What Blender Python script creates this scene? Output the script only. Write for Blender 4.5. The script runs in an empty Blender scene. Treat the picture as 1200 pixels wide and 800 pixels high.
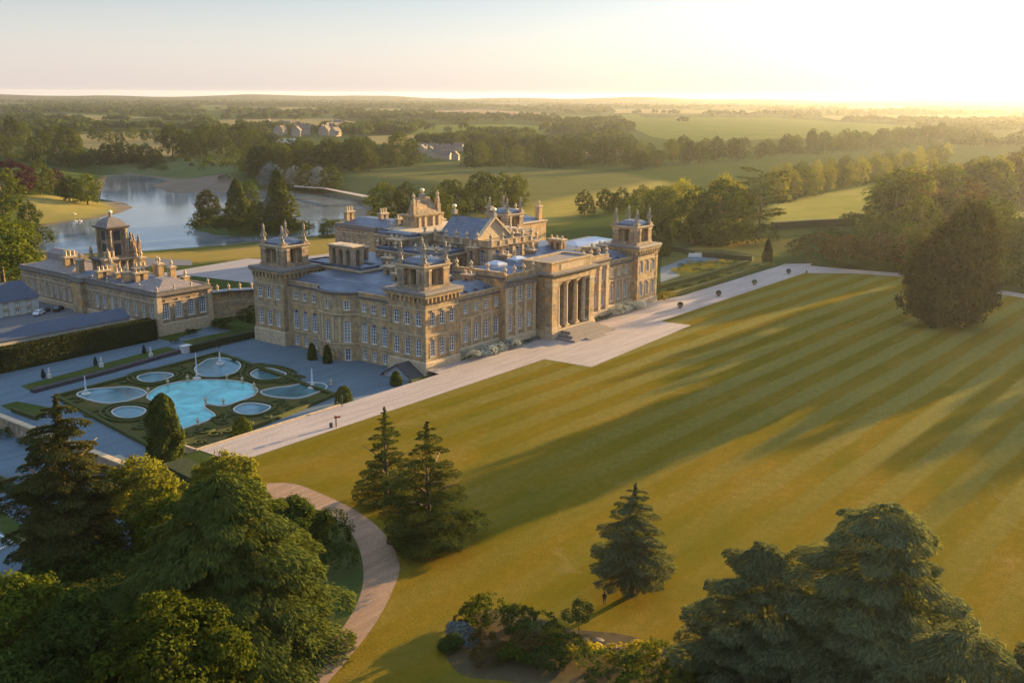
import bpy, math, random
import numpy as np
from mathutils import Vector, Matrix
R_ = math.radians
scene = bpy.context.scene
COL = scene.collection

# ------------------------------------------------------------------ camera
F, YAW, PITCH, ROLL = 1193.58, 0.654384, 0.237862, 0.007112
CAM = np.array([-171.145, -156.620, 63.594])
def _basis():
    f = np.array([math.cos(PITCH)*math.cos(YAW), math.cos(PITCH)*math.sin(YAW), -math.sin(PITCH)])
    r = np.array([math.sin(YAW), -math.cos(YAW), 0.0]); u = np.cross(r, f)
    c, s = math.cos(ROLL), math.sin(ROLL)
    return f, c*r + s*u, -s*r + c*u
CF, CR, CU = _basis()
cd = bpy.data.cameras.new('camera'); cam = bpy.data.objects.new('camera', cd); COL.objects.link(cam)
cd.sensor_width = 36; cd.lens = 36*F/1200; cd.clip_start = 1; cd.clip_end = 40000
m = Matrix.Identity(4)
for i in range(3):
    m[i][0], m[i][1], m[i][2], m[i][3] = CR[i], CU[i], -CF[i], CAM[i]
cam.matrix_world = m
scene.camera = cam

# ------------------------------------------------------------------ sky and sun
SUN_AZ, SUN_EL = R_(-7.0), R_(7.5)
VEIL = (2.75, 2.4, 2.3)      # mist near the horizon
HIGH_FILL = (2.2, 2.75, 3.6)      # extra brightness added to the unseen upper sky to fill the shade
w = bpy.data.worlds.new('World'); scene.world = w; w.use_nodes = True
nt = w.node_tree; bg = nt.nodes['Background']
sky = nt.nodes.new('ShaderNodeTexSky'); sky.sky_type = 'NISHITA'; sky.sun_disc = False
sky.sun_elevation = SUN_EL; sky.sun_rotation = math.pi/2 - SUN_AZ
sky.altitude = 100; sky.air_density = 1.0; sky.dust_density = 1.9; sky.ozone_density = 4.0
# a thin bright veil of morning mist low over the whole horizon, added to the clear sky
tcd = nt.nodes.new('ShaderNodeTexCoord'); sep = nt.nodes.new('ShaderNodeSeparateXYZ'); nt.links.new(tcd.outputs['Generated'], sep.inputs[0])
mr = nt.nodes.new('ShaderNodeMapRange'); mr.interpolation_type = 'SMOOTHSTEP'
mr.inputs[1].default_value = 0.0; mr.inputs[2].default_value = 0.20; mr.inputs[3].default_value = 1.0; mr.inputs[4].default_value = 0.0
nt.links.new(sep.outputs[2], mr.inputs[0])
veil = nt.nodes.new('ShaderNodeMix'); veil.data_type = 'RGBA'; veil.blend_type = 'ADD'
veil.inputs[7].default_value = (VEIL[0], VEIL[1], VEIL[2], 1)
nt.links.new(mr.outputs[0], veil.inputs[0]); gain = nt.nodes.new('ShaderNodeMix'); gain.data_type = 'RGBA'; gain.blend_type = 'MULTIPLY'; gain.inputs[0].default_value = 1.0; gain.inputs[7].default_value = (0.66, 0.66, 0.68, 1)
nt.links.new(sky.outputs[0], gain.inputs[6]); nt.links.new(gain.outputs[2], veil.inputs[6])
mr2 = nt.nodes.new('ShaderNodeMapRange'); mr2.interpolation_type = 'SMOOTHSTEP'; mr2.inputs[1].default_value = 0.12; mr2.inputs[2].default_value = 0.45
nt.links.new(sep.outputs[2], mr2.inputs[0])
high = nt.nodes.new('ShaderNodeMix'); high.data_type = 'RGBA'; high.blend_type = 'ADD'; high.inputs[7].default_value = (HIGH_FILL[0], HIGH_FILL[1], HIGH_FILL[2], 1)
nt.links.new(mr2.outputs[0], high.inputs[0]); nt.links.new(veil.outputs[2], high.inputs[6])
nt.links.new(high.outputs[2], bg.inputs[0]); bg.inputs[1].default_value = 0.05
sl = bpy.data.lights.new('sun', 'SUN'); sun = bpy.data.objects.new('sun', sl); COL.objects.link(sun)
sl.energy = 5.0; sl.angle = R_(0.5); sl.color = (1.0, 0.66, 0.27)
sd = Vector((math.cos(SUN_AZ)*math.cos(SUN_EL), math.sin(SUN_AZ)*math.cos(SUN_EL), math.sin(SUN_EL)))
sun.rotation_euler = sd.to_track_quat('Z', 'Y').to_euler(); sun.location = sd*300
vs = scene.view_settings
vs.view_transform = 'Standard'; vs.look = 'None'; vs.gamma = 1; vs.use_curve_mapping = False
vs.exposure = 2.28
scene.cycles.max_bounces = 6; scene.cycles.diffuse_bounces = 3; scene.cycles.glossy_bounces = 3
scene.cycles.transmission_bounces = 4; scene.cycles.volume_bounces = 0; scene.cycles.transparent_max_bounces = 8
scene.cycles.use_denoising = True; scene.cycles.use_adaptive_sampling = True
scene.cycles.adaptive_threshold = 0.008

# ------------------------------------------------------------------ helpers
def G(px, py, z=0.0):
    d = CF*F + CR*(px-600) - CU*(py-400); t = (z-CAM[2])/d[2]
    p = CAM + d*t
    return (float(p[0]), float(p[1]))
def GP(pts, z=0.0): return [G(a, b, z) for a, b in pts]
def PJ(p):
    d = np.asarray(p, float) - CAM
    return 600 + F*(d@CR)/(d@CF), 400 - F*(d@CU)/(d@CF)
def height_at(x, y, z, py):
    lo, hi = z, z+90
    for _ in range(40):
        mid = (lo+hi)/2
        if PJ((x, y, mid))[1] > py: lo = mid
        else: hi = mid
    return lo - z
def meters(px, x, y, z=0.0):
    d = np.array([x, y, z]) - CAM
    return px*float(d@CF)/F

def tag(o, label=None, cat=None, group=None, kind=None):
    if label: o['label'] = label
    if cat: o['category'] = cat
    if group: o['group'] = group
    if kind: o['kind'] = kind
    return o
def thing(name, label, cat, loc=(0, 0, 0), rot=0.0, group=None):
    o = bpy.data.objects.new(name, None); COL.objects.link(o)
    o.location = loc; o.rotation_euler = (0, 0, rot); o.empty_display_size = 1
    return tag(o, label, cat, group)
def root_loc(o):
    v = Vector((0, 0, 0))
    while o is not None:
        v += o.location; o = o.parent
    return v
class MB:
    def __init__(s): s.v = []; s.f = []; s.m = []
    def face(s, pts, mi=0):
        n = len(s.v); s.v += [tuple(p) for p in pts]; s.f.append(tuple(range(n, n+len(pts)))); s.m.append(mi)
    def box(s, x0, x1, y0, y1, z0, z1, mi=0):
        n = len(s.v)
        s.v += [(x0,y0,z0),(x1,y0,z0),(x1,y1,z0),(x0,y1,z0),(x0,y0,z1),(x1,y0,z1),(x1,y1,z1),(x0,y1,z1)]
        for q in ((0,3,2,1),(4,5,6,7),(0,1,5,4),(1,2,6,5),(2,3,7,6),(3,0,4,7)):
            s.f.append(tuple(n+i for i in q)); s.m.append(mi)
    def obox(s, c, ang, lx, ly, z0, z1, mi=0):
        ca, sa = math.cos(ang), math.sin(ang); n = len(s.v)
        for z in (z0, z1):
            for dx, dy in ((-1,-1),(1,-1),(1,1),(-1,1)):
                a, b = dx*lx/2, dy*ly/2
                s.v.append((c[0]+a*ca-b*sa, c[1]+a*sa+b*ca, z))
        for q in ((0,3,2,1),(4,5,6,7),(0,1,5,4),(1,2,6,5),(2,3,7,6),(3,0,4,7)):
            s.f.append(tuple(n+i for i in q)); s.m.append(mi)
    def lathe(s, c, prof, seg=12, mi=0, cap=True):
        n = len(s.v)
        for r, z in prof:
            for k in range(seg):
                a = 2*math.pi*k/seg
                s.v.append((c[0]+r*math.cos(a), c[1]+r*math.sin(a), c[2]+z))
        for i in range(len(prof)-1):
            for k in range(seg):
                a, b = n+i*seg+k, n+i*seg+(k+1) % seg
                s.f.append((a, b, b+seg, a+seg)); s.m.append(mi)
        if cap:
            s.f.append(tuple(n+(len(prof)-1)*seg+k for k in range(seg))); s.m.append(mi)
            s.f.append(tuple(n+k for k in reversed(range(seg)))); s.m.append(mi)
    def tube(s, pts, rads, seg=8, mi=0):
        n = len(s.v); P = [Vector(p) for p in pts]
        for i, p in enumerate(P):
            d = (P[min(i+1, len(P)-1)] - P[max(i-1, 0)]).normalized()
            a = d.orthogonal().normalized(); b = d.cross(a)
            for k in range(seg):
                t = 2*math.pi*k/seg
                s.v.append(tuple(p + (a*math.cos(t) + b*math.sin(t))*rads[i]))
        for i in range(len(P)-1):
            for k in range(seg):
                a, b = n+i*seg+k, n+i*seg+(k+1) % seg
                s.f.append((a, b, b+seg, a+seg)); s.m.append(mi)
        s.f.append(tuple(n+k for k in reversed(range(seg)))); s.m.append(mi)
        s.f.append(tuple(n+(len(P)-1)*seg+k for k in range(seg))); s.m.append(mi)
    def poly(s, pts, z, mi=0): s.face([(p[0], p[1], z) for p in pts], mi)
    def prism(s, pts, z0, z1, mi=0):          # pts counter-clockwise
        if sum(pts[i][0]*pts[(i+1) % len(pts)][1]-pts[(i+1) % len(pts)][0]*pts[i][1] for i in range(len(pts))) < 0: pts = pts[::-1]
        s.face([(p[0], p[1], z1) for p in pts], mi)
        for i in range(len(pts)):
            a, b = pts[i], pts[(i+1) % len(pts)]
            s.face([(a[0],a[1],z0),(b[0],b[1],z0),(b[0],b[1],z1),(a[0],a[1],z1)], mi)
    def ring(s, x0, x1, y0, y1, prof, mi=0, cap=True):   # mitred rectangular moulding; prof = (outset, z) from below
        n = len(s.v)
        for o, z in prof: s.v += [(x0-o,y0-o,z),(x1+o,y0-o,z),(x1+o,y1+o,z),(x0-o,y1+o,z)]
        for i in range(len(prof)-1):
            for k in range(4):
                a, b = n+4*i+k, n+4*i+(k+1) % 4
                s.f.append((a, b, b+4, a+4)); s.m.append(mi)
        if cap:
            t = n+4*(len(prof)-1); s.f.append((t, t+1, t+2, t+3)); s.m.append(mi)
    def run(s, p0, ang, L, prof, mi=0):       # straight moulding along a facade, prof = (outset, z) from below
        d = (math.cos(ang), math.sin(ang)); nrm = (d[1], -d[0])
        def pt(u, o, z): return (p0[0]+d[0]*u+nrm[0]*o, p0[1]+d[1]*u+nrm[1]*o, z)
        for (o0, z0), (o1, z1) in zip(prof, prof[1:]):
            s.face([pt(0,o0,z0), pt(L,o0,z0), pt(L,o1,z1), pt(0,o1,z1)], mi)
        s.face([pt(0,o,z) for o, z in prof][::-1], mi); s.face([pt(L,o,z) for o, z in prof], mi)
    def build(s, name, mats, parent=None, smooth=False, loc=None):
        me = bpy.data.meshes.new(name)
        off = root_loc(parent) if parent is not None else Vector(loc if loc else (0, 0, 0))
        me.from_pydata([(a-off.x, b-off.y, c-off.z) for a, b, c in s.v], [], s.f)
        for mt in (mats if isinstance(mats, (list, tuple)) else [mats]): me.materials.append(mt)
        me.polygons.foreach_set('material_index', s.m)
        if smooth: me.polygons.foreach_set('use_smooth', [True]*len(s.f))
        me.update()
        o = bpy.data.objects.new(name, me); COL.objects.link(o)
        if parent is not None: o.parent = parent
        elif loc: o.location = loc
        return o
def link(name, me, parent=None, loc=(0, 0, 0), rz=0.0, sc=None):
    o = bpy.data.objects.new(name, me); COL.objects.link(o)
    o.location = loc; o.rotation_euler = (0, 0, rz)
    if sc: o.scale = sc
    if parent is not None: o.parent = parent
    return o
def part_at(name, me, parent, wloc, rz=0.0, sc=None):
    v = Vector(wloc) - root_loc(parent); return link(name, me, parent, v, rz, sc)

# ------------------------------------------------------------------ materials
class N:
    def __init__(s, name):
        s.m = bpy.data.materials.new(name); s.m.use_nodes = True; s.t = s.m.node_tree
        s.b = s.t.nodes['Principled BSDF']; s.out = s.t.nodes['Material Output']
        s.b.inputs['Specular IOR Level'].default_value = 0.25; s.b.inputs['Roughness'].default_value = 0.85
    def n(s, t, **k):
        o = s.t.nodes.new('ShaderNode'+t)
        for a, b in k.items():
            if a in o.inputs: o.inputs[a].default_value = b
            else: setattr(o, a, b)
        return o
    def l(s, a, b): s.t.links.new(a, b)
    def pos(s):
        return s.n('NewGeometry').outputs['Position']
    def scaled(s, vec, sc):
        o = s.n('Mapping'); o.inputs['Scale'].default_value = sc; s.l(vec, o.inputs[0]); return o.outputs[0]
    def noise(s, vec, scale, detail=4, rough=0.55, dist=0.0):
        o = s.n('TexNoise'); o.inputs['Scale'].default_value = scale; o.inputs['Detail'].default_value = detail
        o.inputs['Roughness'].default_value = rough; o.inputs['Distortion'].default_value = dist
        s.l(vec, o.inputs['Vector']); return o.outputs['Fac']
    def ramp(s, fac, stops):
        o = s.n('ValToRGB'); e = o.color_ramp.elements
        while len(e) < len(stops): e.new(0.5)
        for el, (p, c) in zip(e, stops): el.position = p; el.color = (c[0], c[1], c[2], 1) if not isinstance(c, (int, float)) else (c, c, c, 1)
        s.l(fac, o.inputs[0]); return o.outputs[0]
    def mix(s, fac, a, b, mode='MIX'):
        o = s.n('Mix'); o.data_type = 'RGBA'; o.blend_type = mode
        for i, v in ((0, fac), (6, a), (7, b)):
            if hasattr(v, 'links'): s.l(v, o.inputs[i])
            elif i == 0: o.inputs[0].default_value = v
            else: o.inputs[i].default_value = (v[0], v[1], v[2], 1)
        return o.outputs[2]
    def math(s, op, a, b=None):
        o = s.n('Math'); o.operation = op
        for i, v in enumerate((a, b)):
            if v is None: continue
            if hasattr(v, 'links'): s.l(v, o.inputs[i])
            else: o.inputs[i].default_value = v
        return o.outputs[0]
    def color(s, c):
        if hasattr(c, 'links'): s.l(c, s.b.inputs['Base Color'])
        else: s.b.inputs['Base Color'].default_value = (c[0], c[1], c[2], 1)
    def bump(s, h, strength=0.5, dist=0.1):
        o = s.n('Bump'); o.inputs['Strength'].default_value = strength; o.inputs['Distance'].default_value = dist
        s.l(h, o.inputs['Height']); s.l(o.outputs[0], s.b.inputs['Normal'])
def plain(name, c, rough=0.8, var=0.25, scale=0.6, metal=0.0):
    k = N(name); p = k.pos()
    f = k.noise(p, scale, 5)
    k.color(k.mix(f, [x*(1-var) for x in c], [x*(1+var) for x in c])); k.b.inputs['Roughness'].default_value = rough
    k.b.inputs['Metallic'].default_value = metal
    return k.m
def stone_mat(name, base, dark, orange, course=0.55, bl=1.25, mort=0.6):
    k = N(name); p = k.pos()
    sx = k.n('SeparateXYZ'); k.l(p, sx.inputs[0])
    u = k.math('ADD', sx.outputs[0], sx.outputs[1])
    cb = k.n('CombineXYZ'); k.l(u, cb.inputs[0]); k.l(sx.outputs[2], cb.inputs[1])
    br = k.n('TexBrick'); k.l(cb.outputs[0], br.inputs['Vector'])
    br.inputs['Color1'].default_value = (*base, 1); br.inputs['Color2'].default_value = (*[b*0.58 for b in base], 1)
    br.inputs['Mortar'].default_value = (*[b*mort for b in base], 1)
    br.inputs['Scale'].default_value = 1; br.inputs['Mortar Size'].default_value = 0.03
    br.inputs['Brick Width'].default_value = bl; br.inputs['Row Height'].default_value = course; br.inputs['Bias'].default_value = -0.2
    f1 = k.noise(p, 0.55, 7, 0.72)
    c = k.mix(k.ramp(f1, [(0.40, 0.0), (0.62, 0.85)]), br.outputs['Color'], dark)
    f2 = k.noise(p, 0.3, 6, 0.68, 1.0)
    c = k.mix(k.ramp(f2, [(0.5, 0.0), (0.64, 0.85)]), c, orange)
    f3 = k.noise(k.scaled(p, (1.5, 1.5, 0.25)), 0.9, 4)          # run-off streaks
    c = k.mix(k.ramp(f3, [(0.48, 0.0), (0.72, 0.6)]), c, [b*0.36 for b in base])
    k.color(c); k.bump(k.math('SUBTRACT', f1, br.outputs['Fac']), 0.6, 0.08)
    return k.m
STONE = stone_mat('honey_limestone', (0.54, 0.385, 0.205), (0.18, 0.14, 0.10), (0.58, 0.31, 0.10))
STONE_D = stone_mat('weathered_limestone', (0.44, 0.325, 0.205), (0.13, 0.105, 0.08), (0.48, 0.28, 0.12))
TRIM = plain('dressed_stone_trim', (0.45, 0.335, 0.205), 0.8, 0.55, 1.3)
TRIM_D = plain('sooty_stone_coping', (0.17, 0.145, 0.125), 0.8, 0.45, 0.7)
FINIAL = plain('finial_stone', (0.27, 0.23, 0.175), 0.8, 0.4, 2.0)
GILT = plain('gilded_ball', (0.75, 0.60, 0.33), 0.35, 0.1, 1.0, 0.6)
WHITE = plain('white_painted_wood', (0.72, 0.72, 0.70), 0.5, 0.08, 2.0)
def lead_mat():
    k = N('lead_roof'); p = k.pos()
    f = k.noise(p, 0.22, 6, 0.6); g = k.noise(p, 1.6, 3)
    c = k.ramp(f, [(0.3, (0.035, 0.058, 0.095)), (0.55, (0.06, 0.09, 0.135)), (0.8, (0.13, 0.165, 0.21))])
    c = k.mix(k.ramp(g, [(0.45, 0.0), (0.7, 0.5)]), c, (0.09, 0.11, 0.14))
    wv = k.n('TexWave'); wv.wave_type = 'BANDS'; wv.bands_direction = 'X'; wv.inputs['Scale'].default_value = 0.45
    k.l(p, wv.inputs['Vector'])
    br = k.n('TexBrick'); k.l(p, br.inputs['Vector']); br.inputs['Scale'].default_value = 1; br.inputs['Brick Width'].default_value = 1.1; br.inputs['Row Height'].default_value = 2.6; br.inputs['Mortar Size'].default_value = 0.09
    c = k.mix(k.math('MULTIPLY', br.outputs['Fac'], .75), c, (0.035, 0.045, 0.06))
    c = k.mix(k.ramp(k.noise(k.scaled(p, (1, .25, 1)), 0.7, 5, .7), [(0.52, 0.0), (0.7, 0.55)]), c, (0.18, 0.20, 0.22))
    k.color(c); k.b.inputs['Roughness'].default_value = 0.42; k.b.inputs['Specular IOR Level'].default_value = 0.5
    k.bump(wv.outputs['Fac'], 0.35, 0.15); return k.m
LEAD = lead_mat()
SLATE = plain('slate_roof', (0.055, 0.07, 0.10), 0.6, 0.35, 1.2)
def tile_mat():
    k = N('stone_tile_roof'); p = k.pos()
    br = k.n('TexBrick'); k.l(p, br.inputs['Vector']); br.inputs['Scale'].default_value = 1.0
    br.inputs['Brick Width'].default_value = 0.6; br.inputs['Row Height'].default_value = 0.45
    br.inputs['Color1'].default_value = (0.30, 0.235, 0.20, 1); br.inputs['Color2'].default_value = (0.20, 0.165, 0.15, 1); br.inputs['Mortar'].default_value = (0.1, 0.085, 0.08, 1)
    k.color(k.mix(k.ramp(k.noise(p, 0.5, 5), [(0.4, 0.0), (0.7, 0.6)]), br.outputs['Color'], (0.16, 0.14, 0.125))); return k.m
TILE = tile_mat()
def glass_mat(name, tint):
    k = N(name); k.color(k.ramp(k.n('ObjectInfo').outputs['Random'], [(0.0, tint), (0.55, [x*1.6 for x in tint]), (0.8, (0.14, 0.15, 0.15)), (1.0, (0.30, 0.28, 0.24))])); k.b.inputs['Roughness'].default_value = 0.06; k.b.inputs['Specular IOR Level'].default_value = 0.9
    k.bump(k.noise(k.pos(), 1.2, 2), 0.12, 0.05); return k.m
GLASS = glass_mat('window_glass', (0.030, 0.042, 0.06))
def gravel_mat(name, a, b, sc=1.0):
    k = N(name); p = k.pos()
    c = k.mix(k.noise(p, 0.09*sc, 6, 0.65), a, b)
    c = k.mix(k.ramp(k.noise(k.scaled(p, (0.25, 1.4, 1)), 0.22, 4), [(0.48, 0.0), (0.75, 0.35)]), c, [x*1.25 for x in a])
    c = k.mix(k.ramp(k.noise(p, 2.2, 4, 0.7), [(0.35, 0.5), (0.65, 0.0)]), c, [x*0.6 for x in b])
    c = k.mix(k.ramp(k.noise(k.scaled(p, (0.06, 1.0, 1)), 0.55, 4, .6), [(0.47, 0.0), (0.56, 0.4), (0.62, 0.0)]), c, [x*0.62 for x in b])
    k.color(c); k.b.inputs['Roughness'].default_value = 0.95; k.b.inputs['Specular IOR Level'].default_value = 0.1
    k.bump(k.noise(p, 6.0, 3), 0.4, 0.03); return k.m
PATHM = gravel_mat('pale_pink_gravel', (0.46, 0.38, 0.32), (0.34, 0.28, 0.245))
DRIVEM = gravel_mat('drive_gravel', (0.38, 0.25, 0.155), (0.26, 0.165, 0.105), 2.0)
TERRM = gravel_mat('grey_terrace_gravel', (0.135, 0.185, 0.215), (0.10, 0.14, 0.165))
COURTM = gravel_mat('forecourt_gravel', (0.36, 0.315, 0.29), (0.28, 0.25, 0.235))
ASPHM = gravel_mat('yard_asphalt', (0.17, 0.17, 0.175), (0.12, 0.12, 0.125))
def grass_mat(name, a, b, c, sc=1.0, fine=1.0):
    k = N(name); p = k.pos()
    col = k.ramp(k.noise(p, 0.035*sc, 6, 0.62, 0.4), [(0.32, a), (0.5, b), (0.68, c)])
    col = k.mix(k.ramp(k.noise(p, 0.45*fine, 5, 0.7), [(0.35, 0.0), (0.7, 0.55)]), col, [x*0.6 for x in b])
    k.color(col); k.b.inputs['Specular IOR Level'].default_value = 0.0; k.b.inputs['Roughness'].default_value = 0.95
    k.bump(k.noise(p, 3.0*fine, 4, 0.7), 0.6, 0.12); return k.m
GRASS = grass_mat('rough_grass', (0.075, 0.085, 0.025), (0.11, 0.105, 0.032), (0.15, 0.115, 0.04))
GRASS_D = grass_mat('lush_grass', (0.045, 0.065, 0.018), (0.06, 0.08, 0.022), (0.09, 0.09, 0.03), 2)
def lawn_mat():
    k = N('striped_lawn'); p = k.pos()
    sx = k.n('SeparateXYZ'); k.l(p, sx.inputs[0])
    wob = k.math('MULTIPLY', k.noise(p, 0.02, 3), 2.2)
    s = k.math('SINE', k.math('MULTIPLY', k.math('ADD', k.math('ADD', sx.outputs[1], k.math('MULTIPLY', sx.outputs[0], 0.035)), wob), 2*math.pi/8.6))
    st = k.ramp(k.math('ADD', k.math('MULTIPLY', s, 0.5), 0.5), [(0.36, 0.0), (0.64, 1.0)])
    fade = k.n('MapRange'); fade.inputs[1].default_value = -40; fade.inputs[2].default_value = 45   # stripes are crisper to the east
    k.l(sx.outputs[0], fade.inputs[0])
    st = k.math('MULTIPLY', st, k.math('ADD', k.math('MULTIPLY', fade.outputs[0], 0.75), 0.2))
    dry = k.ramp(k.noise(k.scaled(p, (0.55, 1.4, 1)), 0.045, 6, 0.66, 0.5), [(0.32, (0.105, 0.098, 0.008)), (0.47, (0.165, 0.113, 0.009)), (0.60, (0.215, 0.132, 0.016)), (0.74, (0.245, 0.158, 0.034))])
    col = k.mix(st, dry, (0.215, 0.180, 0.052))
    col = k.mix(k.ramp(k.noise(p, 0.6, 5, 0.7), [(0.35, 0.0), (0.72, 0.5)]), col, (0.085, 0.070, 0.006))
    col = k.mix(k.ramp(k.noise(k.scaled(p, (0.8, 1.2, 1)), 3.2, 5, 0.8), [(0.40, 0.0), (0.62, 0.6)]), col, (0.095, 0.082, 0.010))
    col = k.mix(k.ramp(k.noise(p, 0.11, 5, 0.7, 0.6), [(0.60, 0.0), (0.76, 0.45)]), col, (0.26, 0.175, 0.075))
    k.color(col); k.b.inputs['Specular IOR Level'].default_value = 0.0; k.b.inputs['Roughness'].default_value = 0.95
    k.bump(k.noise(p, 3.0, 4, 0.7), 0.7, 0.10); return k.m
LAWNM = lawn_mat()
def hedge_mat(name, a, b):
    k = N(name); p = k.pos()
    k.color(k.mix(k.ramp(k.noise(p, 1.8, 6, 0.75), [(0.35, 0.0), (0.7, 1.0)]), a, b)); k.b.inputs['Specular IOR Level'].default_value = 0.12
    k.bump(k.noise(p, 2.6, 6, 0.8), 1.0, 0.4); return k.m
YEW = hedge_mat('clipped_yew', (0.018, 0.028, 0.012), (0.045, 0.06, 0.022))
BOX = hedge_mat('clipped_box', (0.040, 0.055, 0.012), (0.10, 0.105, 0.028))
GOLDHEDGE = hedge_mat('golden_hedge', (0.09, 0.09, 0.018), (0.17, 0.15, 0.03))
LAVENDER = hedge_mat('lavender_border', (0.05, 0.045, 0.045), (0.11, 0.085, 0.09))
def leaf_mat(name, dark, light, trans=0.3, tcol=None):
    k = N(name); t = k.t
    g = k.n('NewGeometry'); oi = k.n('ObjectInfo')
    c = k.ramp(g.outputs['Random Per Island'], [(0.0, dark), (1.0, light)])
    f = k.noise(k.n('TexCoord').outputs['Object'], 0.35, 3)
    c = k.mix(k.ramp(f, [(0.4, 0.0), (0.65, 0.55)]), c, [x*0.7 for x in light])
    v = k.math('ADD', k.math('MULTIPLY', oi.outputs['Random'], 0.5), 0.75)
    hv = k.n('HueSaturation'); k.l(v, hv.inputs['Value']); k.l(c, hv.inputs['Color']); c = hv.outputs[0]
    d = k.n('BsdfDiffuse'); tr = k.n('BsdfTranslucent'); mx = k.n('MixShader'); mx.inputs[0].default_value = trans
    k.l(c, d.inputs[0])
    tc = k.mix(1.0, c, tcol or (1.5, 1.35, 0.6), 'MULTIPLY'); k.l(tc, tr.inputs[0])
    k.l(d.outputs[0], mx.inputs[1]); k.l(tr.outputs[0], mx.inputs[2]); k.l(mx.outputs[0], k.out.inputs[0])
    return k.m
LEAF = leaf_mat('broadleaf_foliage', (0.036, 0.056, 0.008), (0.09, 0.11, 0.014))
LEAF_D = leaf_mat('dark_broadleaf_foliage', (0.024, 0.042, 0.009), (0.056, 0.078, 0.016))
LEAF_L = leaf_mat('lime_foliage', (0.09, 0.11, 0.014), (0.20, 0.20, 0.03), 0.45)
LEAF_P = leaf_mat('copper_beech_foliage', (0.022, 0.010, 0.014), (0.05, 0.018, 0.022), 0.2, (1.5, 0.8, 0.7))
LEAF_C = leaf_mat('cedar_needles', (0.032, 0.050, 0.012), (0.085, 0.106, 0.025), 0.25)
LEAF_B = leaf_mat('blue_cedar_needles', (0.062, 0.082, 0.036), (0.17, 0.19, 0.09), 0.35)
LEAF_Y = leaf_mat('dark_yew_needles', (0.018, 0.024, 0.008), (0.048, 0.050, 0.014), 0.25)
LEAF_R = leaf_mat('russet_foliage', (0.045, 0.036, 0.012), (0.10, 0.07, 0.022))
LEAF_N = leaf_mat('russet_pine_needles', (0.030, 0.040, 0.012), (0.092, 0.090, 0.026), 0.25)
LEAF_S = leaf_mat('silver_foliage', (0.09, 0.12, 0.11), (0.20, 0.24, 0.22), 0.2, (1, 1, 1))
LEAF_W = leaf_mat('white_blossom', (0.12, 0.17, 0.09), (0.75, 0.75, 0.66), 0.15, (1, 1, 1))
LEAF_G = leaf_mat('golden_foliage', (0.13, 0.12, 0.014), (0.27, 0.23, 0.03), 0.4)
BARK = plain('bark', (0.12, 0.085, 0.055), 0.9, 0.4, 2.0)
def water_mat(name, c, rough, bump, sc):
    k = N(name); p = k.pos()
    k.color(k.mix(k.ramp(k.noise(p, 0.06*sc, 5, .65, 1.0), [(.3, 0.0), (.7, 1.0)]), [x*0.5 for x in c], [x*1.35 for x in c])); k.b.inputs['Roughness'].default_value = rough
    k.b.inputs['Specular IOR Level'].default_value = 0.5; k.b.inputs['IOR'].default_value = 1.33
    k.bump(k.noise(k.scaled(p, (1, 0.5, 1)), 0.8*sc, 4), bump, 0.1); return k.m
LAKEM = water_mat('lake_water', (0.15, 0.18, 0.20), 0.10, 0.30, 0.4); LAKEM.node_tree.nodes['Principled BSDF'].inputs['IOR'].default_value = 1.7
POOLM = water_mat('turquoise_pool_water', (0.10, 0.42, 0.40), 0.06, 0.5, 3.0)
POOL2 = water_mat('dark_pool_water', (0.055, 0.15, 0.165), 0.08, 0.2, 2.0)
def jet_mat():
    k = N('fountain_spray'); k.color((0.85, 0.88, 0.9)); k.b.inputs['Roughness'].default_value = 0.5
    k.b.inputs['Alpha'].default_value = 0.35; return k.m
JETM = jet_mat()

# ------------------------------------------------------------------ terrain
def pdist(X, Y, poly):                        # signed distance to polygon, positive outside
    P = np.array(poly); X = np.asarray(X, float); Y = np.asarray(Y, float)
    D = np.full(X.shape, 1e9); ins = np.zeros(X.shape, bool)
    for i in range(len(P)):
        a, b = P[i], P[(i+1) % len(P)]
        ex, ey = b-a; L = ex*ex+ey*ey
        t = np.clip(((X-a[0])*ex+(Y-a[1])*ey)/L, 0, 1)
        D = np.minimum(D, np.hypot(X-a[0]-t*ex, Y-a[1]-t*ey))
        c = ((a[1] > Y) != (b[1] > Y)) & (X < (b[0]-a[0])*(Y-a[1])/((b[1]-a[1]) or 1e-9)+a[0])
        ins ^= c
    return np.where(ins, -D, D)
ZL = -10.0
LAKE_PX = [(40,288),(44,268),(75,261),(110,257),(140,250),(156,243),(146,238),(117,233),(121,214),(128,206),(150,205),(180,208),(197,212),(178,218),(206,227),(240,225),(273,225),(300,223),(330,224),(348,227),(382,228),(415,233),(430,245),(424,262),(402,272),(376,277),(340,280),(300,283),(230,291),(150,297),(100,299),(60,296)]
ISLE_PX = [(219,263),(227,270),(250,276),(300,278),(345,274),(367,268),(360,262),(330,257),(290,254),(250,254),(228,258)]
LAKE = GP(LAKE_PX, ZL); ISLE = GP(ISLE_PX, ZL)
def hgt(X, Y):
    X = np.asarray(X, float); Y = np.asarray(Y, float)
    d = pdist(X, Y, LAKE); di = pdist(X, Y, ISLE)
    t = np.clip((d+3)/75, 0, 1); z = ZL + 10*t*t*(3-2*t)
    z = np.where(d < 0, ZL - np.minimum(2.0, -d*0.12), np.maximum(z, ZL+np.minimum(d, 4)*0.12))
    z = np.where(di < 0, ZL + np.minimum(1.6, -di*0.25), z)
    return z
def hz(x, y): return float(hgt(np.array([x]), np.array([y]))[0])
def GH(px, py):                               # where the line of sight meets the terrain
    z = 0.0
    for _ in range(12):
        x, y = G(px, py, z); z = 0.5*z + 0.5*hz(x, y)
    return x, y, z
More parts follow.
